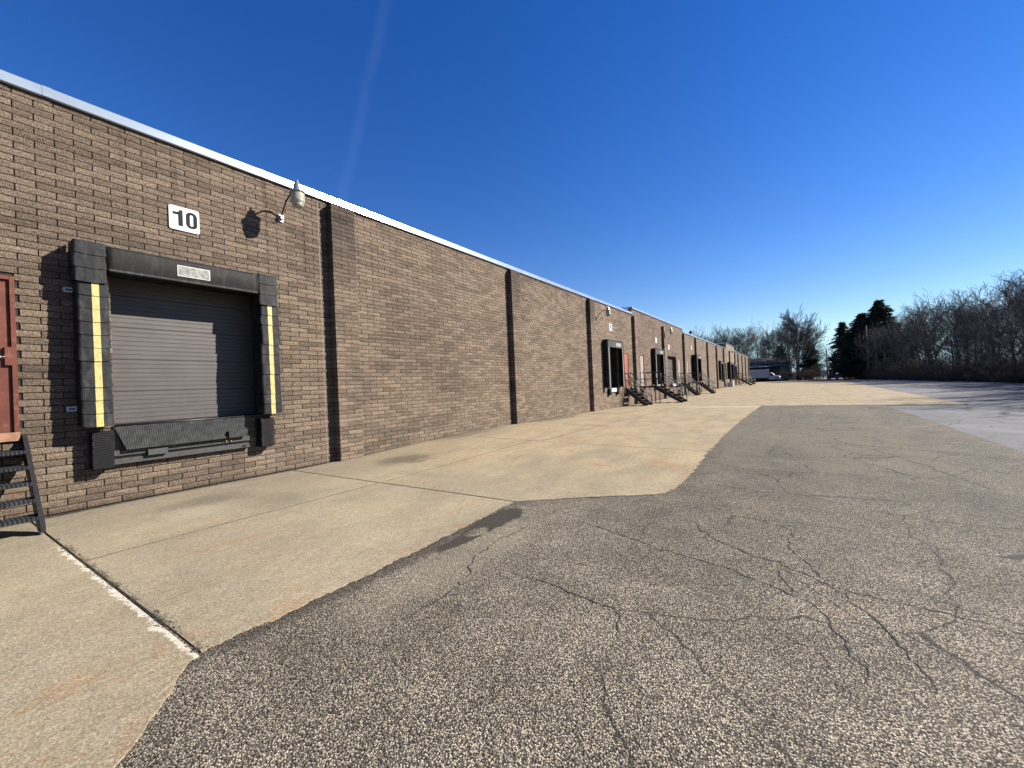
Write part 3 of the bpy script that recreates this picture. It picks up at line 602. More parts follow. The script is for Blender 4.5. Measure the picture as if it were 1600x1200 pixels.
# --- pilasters
def pil_top(y):
    for (a, b_, top, _, _) in SEC:
        if a <= y < b_: return top
    return 6.2
for i, p in enumerate(PIL):
    top = pil_top(p) - 0.10
    if i >= 3: top = min(top, 6.12)
    mt = M_MORTAR if i < 3 else M_BRICKF
    m = MB()
    if i < 3: m.box(-0.012, p+0.010, -0.15, 0.190, p+PW-0.010, top-0.004)
    else: m.box(0.001, p, -0.15, 0.20, p+PW, top)
    po = m.obj('pilaster', mt, wh)
    if i < 3:
        stuffm = MB()
        for r in range(int(round(top/CH))):
            z = r*CH
            parts = [(p, p+BL-J/2), (p+BL+J/2, p+PW)] if r % 2 else [(p, p+PW-BL-J/2), (p+PW-BL+J/2, p+PW)]
            for (u, v) in parts:
                if i == 0:
                    m = MB(); brick_geo(m, 0, 0, v-u, CH-J, 0.197, 0.2, rb); m.obj('brick', M_BRICK, po, loc=(0, u, z+J/2))
                else: brick_geo(stuffm, u, z+J/2, v-u, CH-J, 0.197, 0.2, rb)
        if i: stuffm.obj('brick_courses', M_BRICK, po, kind='stuff')
m = MB(); m.box(-0.012, 5.63, 0.0, 0.004, 5.642, 6.19); m.obj('sealant_joint', M_CAULK, wh)
m = MB(); m.box(-0.012, 6.50, 0.0, 0.004, 6.512, 6.19); m.obj('sealant_joint', M_CAULK, wh)

# --- coping: tilted fascia panels in 3 m lengths with cover plates
def coping(y0, y1, z0, name='coping_panel', first=None):
    seams = [y0]; y = y0
    while y < y1-0.6:
        y = min(y1, y+3.04); seams.append(y)
    if seams[-1] < y1: seams[-1] = y1
    for a, b_ in zip(seams, seams[1:]):
        m = MB(); prof = [(0.055, z0), (0.039, z0+0.150), (-0.40, z0+0.165), (-0.40, z0+0.10), (0.0, z0+0.10), (0.034, z0+0.006), (0.034, z0)]
        m.prism(prof, 'y', a+0.002, b_-0.002); m.obj(name, M_COPING, wh)
        m = MB(); m.prism([(0.060, z0-0.002), (0.0435, z0+0.1545), (0.038, z0+0.1545), (0.0545, z0-0.002)], 'y', b_-0.05, b_+0.05)
        m.obj('cover_plate', M_COPING, wh)
    m = MB(); m.box(-0.02, y0, z0-0.018, 0.046, y1, z0-0.001); m.obj('coping_shadow_strip', M_UNDER, wh)  # black underside strip; the coping's shadow line is put into its colour
coping(-13.79 - 0.05, 28.55, 6.202)
for (a, b_, top, _, _) in SEC[1:]: coping(a+0.05, b_-0.05, top+0.003)
for a, t0, t1 in ((28.6, 6.2, 6.75), (77.4, 6.25, 7.3)):
    m = MB(); m.box(-3.0, a-0.02, t0-0.5, -0.41, a-0.002, t1-0.14); m.obj('step_wall', M_BRICKF, wh)
    m = MB(); m.box(-3.2, a-0.07, t1-0.139, -0.42, a+0.1, t1+0.01); m.obj('step_coping', M_COPING, wh)

# --- overhead doors and personnel doors
def sectional(y0, y1, z0, z1, xd=-0.35, nsec=5, mat=None, fine=True):
    e = bpy.data.objects.new('overhead_door', None); COL.objects.link(e); e.parent = wh
    h = (z1-z0)/nsec
    for k in range(nsec):
        za = z0+k*h+0.003; zb = za+h-0.006; m = MB()
        if fine:
            prof = [(xd-0.05, za), (xd, za)]; n = 7; rh = (zb-za)/n
            for q in range(n):
                zq = za+q*rh; prof += [(xd, zq+0.006), (xd+0.006, zq+0.012), (xd+0.006, zq+rh-0.006), (xd, zq+rh-0.001)]
            prof += [(xd, zb), (xd-0.05, zb)]
        else: prof = [(xd-0.05, za), (xd, za), (xd+0.02, za+0.05), (xd+0.02, zb-0.05), (xd, zb), (xd-0.05, zb)]
        m.prism(prof, 'y', y0, y1); m.obj('door_panel', mat or M_DOORP, e)
    m = MB(); m.box(xd-0.02, y0, z0-0.03, xd+0.02, y1, z0+0.002); m.obj('bottom_seal', M_BLACK, e)
    return e
sectional(1.985, 4.245, 1.245, 3.97)
M_DARKDOOR = plain('dark_dock_door', (0.030, 0.026, 0.026), 0.6)
for (a, b_, z0, z1) in OPEN:
    if a > 20 and b_-a > 1.5: sectional(a+0.005, b_-0.005, z0+0.01, z1+0.02, -0.33, 4, M_DARKDOOR, a < 37)
def person_door(y0, y1, z0, z1, mat, handle=True, fmat=None):
    fm = fmat or mat
    m = MB(); m.box(-0.14, y0, z0, 0.006, y0+0.05, z1); m.box(-0.14, y1-0.05, z0, 0.006, y1, z1); m.box(-0.14, y0+0.05, z1-0.055, 0.0055, y1-0.05, z1)
    m.obj('door_frame', fm, wh, bevel=0.003)
    m = MB(); m.box(-0.085, y0+0.053, z0+0.02, -0.035, y1-0.053, z1-0.058); d = m.obj('door', mat, wh)
    m = MB(); m.box(-0.15, y0+0.0, z0-0.04, 0.03, y1, z0+0.018); m.obj('threshold', M_SILL, wh)
    if handle:
        yh = y1-0.12; m = MB(); m.lathe([(0.030, 0), (0.030, 0.012), (0.012, 0.014), (0.012, 0.05)], (0, 0, 0), 12)
        me = m; me.v = [(v[2]-0.035, yh+v[1], z0+1.08+v[0]) for v in me.v]
        me.tube([(0.012, yh, z0+1.08), (0.016, yh-0.06, z0+1.078), (0.012, yh-0.12, z0+1.07)], 0.012, 8); me.obj('door_handle', M_CHROME, d, smooth=True)
        m = MB(); m.box(-0.034, y1-0.115, z0+0.96, 0.010, y1-0.035, z0+1.22); m.obj('latch_guard', fm, d, bevel=0.004)
person_door(0.03, 0.98, 1.23, 3.455, M_RED)
m = MB(); m.box(-0.02, 0.03, 1.125, 0.045, 0.98, 1.188); m.obj('sill_angle', M_SILL, wh, bevel=0.004)
person_door(26.62, 27.55, 1.22, 3.50, M_ORG, True)
for (a, b_) in ((30.05, 31.0), (42.0, 42.95), (46.05, 46.8)): person_door(a, b_, 1.22, 3.48, M_PINK, a < 40, M_DARKDOOR if a < 40 else None)
m = MB(); m.box(0.16, -0.0, 0, 0.1601, 0.01, 0.01)

# ------------------------------------------------------------------ padded dock shelter at door 10
sh = thing('dock_shelter', 'black padded dock seal with overlapping flaps and yellow guide stripes around open bay 10', 'dock seal', (0, 3.0, 0))
oy = 3.0
def pleat(y0, y1, zt, zb, xf, rnd, stripe=None, droop=0.0):
    prof = [(0.03, 0.0), (xf*0.55, 0.0), (xf-0.035, 0.0), (xf-0.008, 0.005), (xf, 0.022)]
    W_ = y1-y0
    pts = [(x, d) for x, d in prof] + [(xf+0.004, W_*0.35), (xf+0.006, W_*0.65)] + [(x, W_-d) for x, d in reversed(prof)]
    vs = []; n = len(pts); nz = 5
    for j in range(nz):
        t = j/(nz-1)
        for i, (x, d) in enumerate(pts):
            u = d/W_; edge = (1-min(1, min(u, 1-u)/0.16))
            off = -0.002 + 0.012*t + rnd.uniform(-0.0012, 0.0012)
            z = zt + 0.02 - (zt+0.02-zb)*t
            if j == nz-1: z += 0.022*edge*edge
            z += droop*math.sin(u*3.14)*t
            out = 0.006*t
            yy = y0 + d + (-(out) if u < 0.1 else (out if u > 0.9 else 0))
            vs.append((x + (off if x > 0.1 else 0), yy-oy, z))
    fs = [(j*n+i, j*n+i+1, (j+1)*n+i+1, (j+1)*n+i) for j in range(nz-1) for i in range(n-1)]
    # inner sheet so that the flap has thickness
    o = len(vs); vs += [(x-0.010 if x > 0.1 else x, yy + (0.008 if yy+oy < (y0+y1)/2 else -0.008), z) for (x, yy, z) in vs]
    fs += [tuple(o+q for q in reversed(f)) for f in fs[:]]
    fs += [((nz-1)*n+i, (nz-1)*n+i+1, o+(nz-1)*n+i+1, o+(nz-1)*n+i) for i in range(n-1)]
    m = MB(); m.add(vs, fs); pl = m.obj('pleat', M_RUB, sh, smooth=False)
    if stripe:
        s0, s1 = stripe; mm_ = MB(); vv = []
        for j in range(nz):
            t = j/(nz-1); z = zt+0.004 - (zt+0.004-zb)*t
            tt = (zt+0.02-z)/(zt+0.02-zb); xx = xf + 0.0105 - 0.002 + 0.012*tt
            vv += [(xx, s0-oy, z), (xx, s1-oy, z)]
        f2 = [(2*j, 2*j+1, 2*j+3, 2*j+2) for j in range(nz-1)]; q = len(vv); vv += [(x-0.004, a, z) for (x, a, z) in vv]
        mm_.add(vv, f2 + [(2*j, 2*j+2, q+2*j+2, q+2*j) for j in range(nz-1)] + [(2*j+3, 2*j+1, q+2*j+1, q+2*j+3) for j in range(nz-1)])
        mm_.obj('yellow_stripe', M_YEL, pl)
rp = random.Random(5)
for side, (y0, y1, s0, s1, wy0, wy1) in enumerate(((1.548, 1.895, 1.700, 1.782, 1.520, 1.872), (4.125, 4.478, 4.252, 4.335, 4.105, 4.455))):
    for zt, zb in ((4.045, 3.86), (3.86, 3.655), (3.655, 3.44)):
        pleat(wy0 + rp.uniform(-.006, .006), wy1 + rp.uniform(-.006, .006), zt, zb, 0.350, rp)
    for k in range(11):
        h = (3.44-1.25)/11; zt = 3.44-k*h
        d = rp.uniform(-.008, .008) * (2.0 if side else 1.0)
        pleat(y0+d, y1+d, zt, zt-h, 0.330 + rp.uniform(-.004, .006), rp, (s0, s1), 0)
    m = MB(); m.box(0.0, y0+0.03-oy, 1.27, 0.30, y1-0.03-oy, 4.03); m.obj('foam_core', M_RUB, sh, bevel=0.03)
# header pad: bulged vinyl wrap
m = MB(); prof = []
for k in range(9):
    t = k/8; prof.append((0.335 + 0.018*math.sin(t*math.pi) , 3.655 + 0.385*t))
prof = [(0.0, 3.64), (0.27, 3.632), (0.322, 3.640)] + prof + [(0.30, 4.055), (0.0, 4.062)]
ny = 24; vs = []; n = len(prof)
for j in range(ny+1):
    y = 1.875 + (4.10-1.875)*j/ny
    for (x, z) in prof:
        w_ = 0.006*mnoise.noise(Vector((y*3, z*6, 1)))
        vs.append((x + (w_ if x > 0.1 else 0), y-oy, z + 0.006*mnoise.noise(Vector((y*1.6, 7, 3)))))
fs = [(j*n+i, j*n+(i+1) % n, (j+1)*n+(i+1) % n, (j+1)*n+i) for j in range(ny) for i in range(n)] + [tuple(range(n)), tuple(ny*n+i for i in range(n-1, -1, -1))]
m.add(vs, fs); m.obj('header_pad', M_RUBG, sh, smooth=True)
m = MB(); m.box(0.10, 1.90-oy, 3.652, 0.3495, 4.09-oy, 3.700); hem = m.obj('header_hem', rubber_mat('hem_vinyl', (0.04, 0.043, 0.044), (0.11, 0.112, 0.112), 0.7), sh, bevel=0.012)
m = MB(); m.box(0.350, 2.775-oy, 3.752, 0.357, 3.262-oy, 3.942); pb = m.obj('name_plate', M_PLATEB, sh)
m = MB(); m.box(0.3572, 2.788-oy, 3.765, 0.3590, 3.249-oy, 3.929); m.obj('plate_face', M_PLATE, pb)
# reveal lining behind the pads
# ------------------------------------------------------------------ dock leveler and bumpers
lv = thing('dock_leveler', 'grey steel edge of dock leveler with ribbed lip under bay 10', 'dock leveler', (0, 3.0, 0))
m = MB()
def yz(y, z, x): return (x, y-oy, z)
top = [(1.955, 1.232, 0.035), (3.86, 1.226, 0.035)]
v = [yz(1.955, 1.232, 0.030), yz(3.87, 1.228, 0.030), yz(3.80, 0.975, 0.115), yz(3.90, 0.975, 0.115), yz(3.86, 0.845, 0.165), yz(2.075, 0.840, 0.165)]
m.add(v + [(a-0.018, b_, c_) for a, b_, c_ in v], [tuple(range(6)), tuple(range(11, 5, -1))] + [(i, (i+1) % 6, 6+(i+1) % 6, 6+i) for i in range(6)])
m.obj('lip', M_LIP, lv)
m = MB(); m.tube([yz(1.96, 1.232, 0.03), yz(3.90, 1.228, 0.03)], 0.016, 8); m.obj('hinge', M_STEEL, lv, smooth=True)
m = MB(); m.box(-0.30, 1.99-oy, 1.212, 0.02, 4.24-oy, 1.232); m.obj('dock_plate', M_STEEL, lv)
m = MB(); m.box(0.012, 1.93-oy, 0.745, 0.080, 3.94-oy, 0.835); m.box(0.080, 2.35-oy, 0.70, 0.12, 2.62-oy, 0.80) ; m.obj('support_bar', M_GREYST, lv, bevel=0.004)
m = MB(); m.box(0.012, 1.93-oy, 0.615, 0.055, 3.94-oy, 0.695); m.box(0.012, 1.93-oy, 0.615, 0.105, 3.94-oy, 0.630); m.obj('angle_iron', M_GREYST, lv, bevel=0.003)
m = MB(); m.box(0.014, 1.95-oy, 0.66, 0.03, 3.92-oy, 1.21); m.obj('back_plate', M_STEEL, lv)
for y_, z_, mt in ((2.06, .812, M_RUST), (2.28, .815, M_STEEL), (2.43, .83, M_STEEL), (2.72, .82, M_RUST), (3.30, .80, M_STEEL), (3.52, .79, M_RUST), (3.60, .78, M_RUST), (3.86, .66, M_STEEL)):
    m = MB(); m.lathe([(0.02, 0), (0.02, 0.014), (0.011, 0.018), (0.011, 0.032)], (0, 0, 0), 6); m.v = [(0.078+v_[2], y_-oy+v_[0], z_+v_[1]) for v_ in m.v]; m.obj('bolt', mt, lv)
m = MB(); m.box(0.12, 3.53-oy, 0.86, 0.20, 3.56-oy, 0.97); m.obj('lip_lug', M_STEEL, lv)
for i, (y0, lab) in enumerate(((1.665, 'black laminated rubber dock bumper below the left pads of bay 10'), (4.10, 'black laminated rubber dock bumper below the right pads of bay 10'))):
    t = thing('dock_bumper', lab, 'dock bumper', (0, y0, 0.6), group='rubber bumpers at bay 10')
    for k in range(16):
        m = MB(); a = k*0.0355; d = rp.uniform(-.006, .006)
        m.box(0.012, 0.004+rp.uniform(-.004, .004), a, 0.222+d, 0.250+rp.uniform(-.004, .004), a+0.0325); m.obj('rubber_layer', M_BUMP, t, bevel=0.003)
    m = MB(); m.box(0.0, -0.012, -0.005, 0.05, -0.001, 0.575); m.box(0.0, 0.257, -0.005, 0.05, 0.268, 0.575); m.obj('end_bracket', M_STEEL, t)
    m = MB(); m.box(0.008, 0.03, -0.02, 0.19, 0.22, -0.002); m.obj('bottom_angle', M_STEEL, t)

# small bracket plates beside the pads
def small_plate(y, z, lab, ext=0.0):
    t = thing('wall_plate', lab, 'sign', (0.004, y, z), group='small white plates beside bay 10')
    m = MB(); m.box(0.0, 0, 0, 0.02+ext, 0.115, 0.075); m.obj('plate', M_WHITE, t, bevel=0.004)
    m = MB(); m.box(0.0205+ext, 0.018, 0.024, 0.023+ext, 0.088, 0.050); m.obj('mark', plain('plate_blue_mark', (0.02, 0.03, 0.07), 0.5), t)
small_plate(1.455, 3.315, 'small white plate with dark mark left of the pads, upper one')
small_plate(1.445, 1.500, 'small white plate with dark mark left of the pads, lower one')
small_plate(4.43, 1.47, 'small white plate just right of the right pads')

# ------------------------------------------------------------------ number signs
def rrect(y0, y1, z0, z1, r, n=5):
    out = []
    for (cy, cz, a0) in ((y1-r, z1-r, 0), (y0+r, z1-r, 90), (y0+r, z0+r, 180), (y1-r, z0+r, 270)):
        for k in range(n+1):
            a = math.radians(a0+90*k/n); out.append((cy+r*math.cos(a), cz+r*math.sin(a)))
    return out
def ringmesh(m, outer, inner, x0, x1):
    n = len(outer); vs = [(x1, *p) for p in outer] + [(x1, *p) for p in inner] + [(x0, *p) for p in outer] + [(x0, *p) for p in inner]
    fs = []
    for i in range(n):
        j = (i+1) % n; fs += [(i, j, n+j, n+i), (i, 2*n+i, 2*n+j, j), (n+i, n+j, 3*n+j, 3*n+i)]
    m.add(vs, fs)
def numsign(y, z, w, h, text, label):
    t = thing('number_sign', label, 'sign', (0.022, y, z))
    m = MB(); m.prism(rrect(0, w, 0, h, 0.035), 'x', -0.01, 0.004); m.obj('sign_plate', M_WHITE, t)
    X0, X1 = 0.0045, 0.0065
    if text == '10':
        m = MB(); m.prism([(0.136, 0.080), (0.204, 0.080), (0.204, 0.370), (0.160, 0.370), (0.146, 0.336), (0.118, 0.322), (0.056, 0.320), (0.056, 0.274), (0.136, 0.276)], 'x', X0, X1); m.obj('digit', M_BLACK, t)
        m = MB(); ringmesh(m, rrect(0.252, 0.424, 0.072, 0.370, 0.078, 8), rrect(0.312, 0.364, 0.118, 0.324, 0.025, 8), X0, X1); m.obj('digit', M_BLACK, t)
    elif text == '9':
        m = MB(); ringmesh(m, rrect(w*0.28, w*0.72, 0.20, 0.38, 0.07, 6), rrect(w*0.40, w*0.60, 0.245, 0.335, 0.035, 6), X0, X1)
        m.prism([(w*0.60, 0.09), (w*0.72, 0.09), (w*0.72, 0.28), (w*0.605, 0.28)], 'x', X0, X1+0.0005); m.prism([(w*0.30, 0.07), (w*0.68, 0.07), (w*0.68, 0.11), (w*0.30, 0.11)], 'x', X0, X1+0.001); m.obj('digit', M_BLACK, t)
    for (a, b_) in ((0.03, h-0.03), (w-0.03, h-0.03), (0.03, 0.03), (w-0.03, 0.03)):
        m = MB(); m.lathe([(0.008, 0), (0.008, 0.004)], (0, 0, 0), 8); m.v = [(0.004+v_[2], a+v_[0], b_+v_[1]) for v_ in m.v]; m.obj('screw', M_GALV, t)
    return t
numsign(2.785, 4.67, 0.46, 0.43, '10', 'white sign with bold black number 10 above the nearest bay')
numsign(24.12, 4.68, 0.52, 0.45, '9', 'small white number sign above the second dock from the camera')
numsign(34.25, 4.58, 0.50, 0.45, '', 'white number sign over the dock with the railed stair')
numsign(38.35, 4.25, 0.48, 0.45, '', 'white number sign over the unpadded dark dock opening')
numsign(48.4, 4.70, 0.48, 0.50, '', 'white number sign above the deep black shelter')

# ------------------------------------------------------------------ wall lamps
def lamp(y, z, label, s=1.0):
    t = thing('wall_lamp', label, 'lamp', (0, y, z)); t.scale = (s, 1, 1)
    m = MB(); m.tube([(0.03, 0, 0.0), (0.08, 0, 0.06), (0.16, 0, 0.17), (0.28, 0, 0.29), (0.42, 0, 0.375), (0.56, 0, 0.41), (0.66, 0, 0.415)], 0.016, 8); m.obj('arm', M_STEEL, t, smooth=True)
    m = MB(); m.box(0.004, -0.05, -0.10, 0.03, 0.05, 0.06); m.box(0.03, -0.035, -0.05, 0.09, 0.035, 0.03); m.obj('bracket', M_GALV, t, bevel=0.006)
    m = MB(); m.tube([(0.02, -0.05, -0.02), (0.05, -0.12, -0.01), (0.055, -0.155, -0.07), (0.03, -0.12, -0.13), (0.02, -0.06, -0.11)], 0.006, 6); m.obj('wire_loop', M_STEEL, t)
    m = MB(); m.lathe([(0.105, 0.335), (0.115, 0.36), (0.085, 0.40), (0.070, 0.48), (0.060, 0.52), (0.030, 0.535), (0.022, 0.56), (0.020, 0.60)], (0.72, 0, 0), 20); h = m.obj('housing', M_GALV, t, smooth=True)
    m = MB(); m.lathe([(0.118, 0.338), (0.124, 0.325), (0.134, 0.24), (0.136, 0.16), (0.128, 0.125), (0.112, 0.112), (0.108, 0.07), (0.098, 0.035), (0.05, 0.022)], (0.72, 0, 0), 24)
    g = m.obj('refractor', M_LGLASS, t, smooth=True)
    m = MB(); m.lathe([(0.130, 0.330), (0.150, 0.332), (0.150, 0.347), (0.10, 0.362)], (0.72, 0, 0), 24); m.obj('clamp_ring', M_GALV, t, smooth=True)
    return t
lamp(4.76, 5.47, 'gooseneck wall lamp with bell glass just right of the number 10')
lamp(22.25, 5.22, 'gooseneck wall lamp above the second dock, third bay of wall')
lamp(37.0, 5.45, 'gooseneck wall lamp beyond the raised roof section pilaster', 0.9)
lamp(79.5, 5.6, 'gooseneck wall lamp on the tan brick section')

# ------------------------------------------------------------------ framed shelters at the farther docks
def framed(y0, y1, z1, D, label, gsign=True, z0=1.26, hdr=0.42):
    t = thing('dock_shelter', label, 'dock seal', (0, y0, 0)); w = y1-y0
    m = MB(); m.box(0.0, 0, z0, D, 0.07, z1); m.obj('side_curtain', M_RUB, t, bevel=0.01)
    m = MB(); m.box(0.0, w-0.07, z0, D, w, z1); m.obj('side_curtain', M_RUB, t, bevel=0.01)
    m = MB(); m.box(0.0, 0.071, z1-0.05, D, w-0.071, z1+0.02); m.obj('top_cover', M_RUB, t, bevel=0.01)
    m = MB(); m.box(D-0.05, 0.072, z1-hdr, D+0.008, w-0.072, z1-0.052); hc = m.obj('head_curtain', M_GCUR, t, bevel=0.008)
    if gsign:
        m = MB(); m.box(D+0.009, w*0.50, z1-hdr+0.09, D+0.014, w*0.80, z1-0.12); m.obj('name_plate', M_WEDGE, hc)
    for a in (0.072, w-0.34):
        m = MB(); m.box(D-0.04, a, z0, D, a+0.27, z1-hdr-0.002); c_ = m.obj('front_curtain', M_RUB, t, bevel=0.008)
        m = MB(); m.box(D+0.001, a+0.02, z0, D+0.012, a+0.11, z1-hdr-0.004); m.obj('edge_strip', M_WEDGE, c_)
    return t
framed(23.0, 25.75, 4.06, 0.32, 'black framed dock shelter with grey head curtain between two pilasters, second from camera')
framed(33.0, 35.75, 4.05, 0.32, 'black framed dock shelter beside the railed stair platform')
framed(48.5, 51.3, 4.15, 0.55, 'deep black dock shelter beyond the raised roof section')
framed(67.2, 70.2, 4.0, 0.45, 'narrow black dock shelter just before the tan brick section', False)
framed(78.0, 82.2, 4.1, 0.5, 'tall black dock shelter on the tan brick section', False)
framed(84.0, 87.2, 3.9, 0.5, 'black dock shelter at far end of the tan brick section', False)
for y0, y1, lab in ((23.55, 25.1, 'pale dock bumper board under the second dock'), (33.5, 35.3, 'pale dock bumper board under the railed dock'), (38.6, 40.8, 'pale bumper board under the unpadded dock')):
    t = thing('dock_bumper', lab, 'dock bumper', (0, y0, 1.0)); w = y1-y0
    m = MB(); m.box(0.004, 0.28, -0.02, 0.09, w-0.28, 0.21); m.obj('face_plate', M_WHITE, t, bevel=0.01)
    m = MB(); m.box(0.004, -0.05, -0.18, 0.16, 0.22, 0.21); m.obj('rubber_block', M_BUMP, t, bevel=0.01)
    m = MB(); m.box(0.004, w-0.22, -0.18, 0.16, w+0.05, 0.21); m.obj('rubber_block', M_BUMP, t, bevel=0.01)

# ------------------------------------------------------------------ steel stairs
def stair(y0, y1, plat, run, label, rails=True, H=1.2, n=6, platrail=False, steep=False):
    t = thing('steel_stair', label, 'stairs', (0, y0, 0)); w = y1-y0
    x0 = plat; dx = run/(n); rise = H/(n if not steep else n)
    for yy in (0.0, w-0.045):
        m = MB(); th = 0.20
        m.prism([(x0-0.02, H-0.0), (x0+0.06, H+0.0), (x0+run+0.03, 0.10), (x0+run+0.03, 0.0), (x0+run-0.20, 0.0), (x0-0.02, H-0.27)], 'y', yy, yy+0.045); m.obj('stringer', M_STEEL, t)
        # channel flange
    for k in range(1, n):
        z = H-k*rise; xx = x0 + k*dx
        m = MB()
        m.box(xx-0.13, 0.05, z-0.035, xx+0.13, w-0.05, z-0.030)
        for q in range(6): m.box(xx-0.13+q*0.049, 0.05, z-0.030, xx-0.13+q*0.049+0.010, w-0.05, z)
        m.box(xx+0.130, 0.05, z-0.045, xx+0.142, w-0.05, z+0.002)
        m.obj('tread', M_TREAD, t)
    if plat > 0.05:
        m = MB(); m.box(0.01, 0, H-0.12, plat-0.021, w, H); m.obj('platform', M_STEEL, t)
        for yy in (0.03, w-0.08):
            m = MB(); m.box(plat-0.10, yy, 0, plat-0.05, yy+0.05, H-0.121); m.obj('leg', M_STEEL, t)
    if rails:
        for yy in (0.022, w-0.022):
            pts = [(x0+0.03, yy, H+0.95), (x0+run, yy, 0.95)]
            for hh in (0.95, 0.50):
                m = MB(); m.tube([(0.06 if plat > 0.05 else x0, yy, H+hh), (x0+0.03, yy, H+hh), (x0+run, yy, hh+0.02)], 0.026, 8); m.obj('handrail', M_STEEL, t, smooth=True)
            for (xx, zb) in ((x0+0.03, H-0.05), (x0+run*0.5, H*0.5), (x0+run, 0.02)) + (((0.06, H-0.05),) if plat > 0.05 else ()):
                m = MB(); m.tube([(xx, yy, zb), (xx, yy, (H+0.95 if xx <= x0+0.03 else (H+0.95-(H)*(xx-x0)/run)))], 0.026, 8); m.obj('post', M_STEEL, t, smooth=True)
    return t
stair(-0.03, 1.04, 0.0, 1.14, 'black steel open tread stair rising to the red door at the left edge', False, 1.20, 6)
stair(26.55, 27.6, 0.05, 1.35, 'black steel stair to the orange door past the second dock', True)
stair(29.85, 31.1, 1.1, 1.75, 'black steel stair and railed platform at the first pink door', True)
stair(41.9, 43.1, 0.35, 1.3, 'black steel stair at the second pink door', True)
stair(46.0, 47.2, 1.15, 1.25, 'black steel railed stair before the deep black shelter', True)
stair(80.8, 82.5, 1.6, 1.6, 'long black steel stair in front of the tan brick section', True)
stair(91, 92.6, 1.5, 1.5, 'farthest black steel stair near the box truck', True)
t = thing('dock_block', 'white concrete block by the far black stair', 'concrete block', (0, 75.6, 0)); m = MB(); m.box(0.21, 0, 0, 1.0, 1.1, 0.75); m.obj('block', M_WHITE, t, bevel=0.03)
t = thing('roof_vent', 'small dark roof vent on the far roof edge', 'vent', (-0.6, 52.0, 5.6)); m = MB(); m.tube([(0, 0, 0), (0, 0, 1.35)], 0.12, 12); m.obj('pipe', M_STEEL, t, smooth=True)
m = MB(); m.lathe([(0.1, 1.30), (0.22, 1.34), (0.16, 1.5), (0.03, 1.56)], (0, 0, 0), 12); m.obj('cap', M_STEEL, t, smooth=True)

# ------------------------------------------------------------------ vehicles
M_TRUCKBOX = striped_mat('truck_box_panels', (0.70, 0.70, 0.72), (0.80, 0.80, 0.82), 0, 1.6, 0.5)
M_VWHITE = plain('van_white', (0.95, 0.96, 0.98), 0.35, 0, 0.03, 2)
M_GLASS = plain('dark_glass', (0.02, 0.022, 0.026), 0.08, 0, 0.05, 3)
M_TYRE = plain('tyre', (0.02, 0.02, 0.02), 0.85); M_RIM = plain('rim', (0.45, 0.45, 0.46), 0.4, 0.6)
def wheel(parent, x, y, r, w=0.24):
    m = MB(); m.lathe([(r*0.55, 0), (r*0.9, 0), (r, 0.05), (r, w-0.05), (r*0.9, w), (r*0.55, w)], (0, 0, 0), 20)
    m.v = [(x+a, y-w/2+c_, r+b_) for a, b_, c_ in m.v]; wo = m.obj('wheel', M_TYRE, parent, smooth=True)
    m = MB(); m.lathe([(0.06, w+0.012), (r*0.5, w+0.004), (r*0.56, w-0.02)], (0, 0, 0), 16); m.v = [(x+a, y+w/2-c_, r+b_) for a, b_, c_ in m.v]
    m.obj('rim', M_RIM, wo, smooth=True)
# truck axis along local +x (front), its near side at -y
tr = thing('box_truck', 'white cutaway box truck parked across the far end of the lot', 'truck', (-1.8, 124.5, -0.02), math.radians(20))
m = MB(); m.box(-0.9, -1.22, 0.95, 5.60, 1.22, 3.12); m.obj('cargo_box', M_TRUCKBOX, tr, bevel=0.03)
m = MB(); m.box(5.605, -1.25, 2.35, 5.75, 1.25, 3.20); m.box(5.605, -1.0, 1.4, 5.72, 1.0, 2.35); m.obj('box_nose', M_VWHITE, tr, bevel=0.03)
m = MB(); m.prism([(5.73, 0.55), (5.73, 2.25), (6.35, 2.28), (7.15, 1.60), (8.1, 1.35), (8.35, 1.15), (8.38, 0.50), (7.9, 0.45), (6.0, 0.45)], 'y', -1.0, 1.0); m.obj('cab', M_VWHITE, tr, bevel=0.05)
m = MB(); m.prism([(5.95, 1.50), (5.95, 2.08), (6.32, 2.10), (6.98, 1.56)], 'y', -1.012, -1.006); m.obj('side_window', M_GLASS, tr)
m = MB(); m.add([(6.42, -0.9, 2.20), (6.42, 0.9, 2.20), (7.16, 0.95, 1.625), (7.16, -0.95, 1.625)], [(0, 1, 2, 3)]); m.v = [(x+0.03, y, z+0.03) for x, y, z in m.v]; m.obj('windscreen', M_GLASS, tr)
m = MB(); m.box(-0.8, -0.5, 0.62, 5.7, 0.5, 0.94); m.box(-0.9, -1.1, 0.45, -0.75, 1.1, 0.62); m.obj('chassis', M_STEEL, tr)
m = MB(); m.box(6.75, -1.28, 1.45, 6.85, -1.08, 1.80); m.obj('mirror', M_BLACK, tr, bevel=0.02)
m = MB(); m.box(8.36, -0.92, 0.82, 8.42, -0.60, 1.05); m.obj('headlight', M_RIM, tr); m = MB(); m.box(8.36, 0.60, 0.82, 8.42, 0.92, 1.05); m.obj('headlight', M_RIM, tr)
for x in (1.3, 7.45):
    for y in (-0.93, 0.93): wheel(tr, x, y, 0.40)
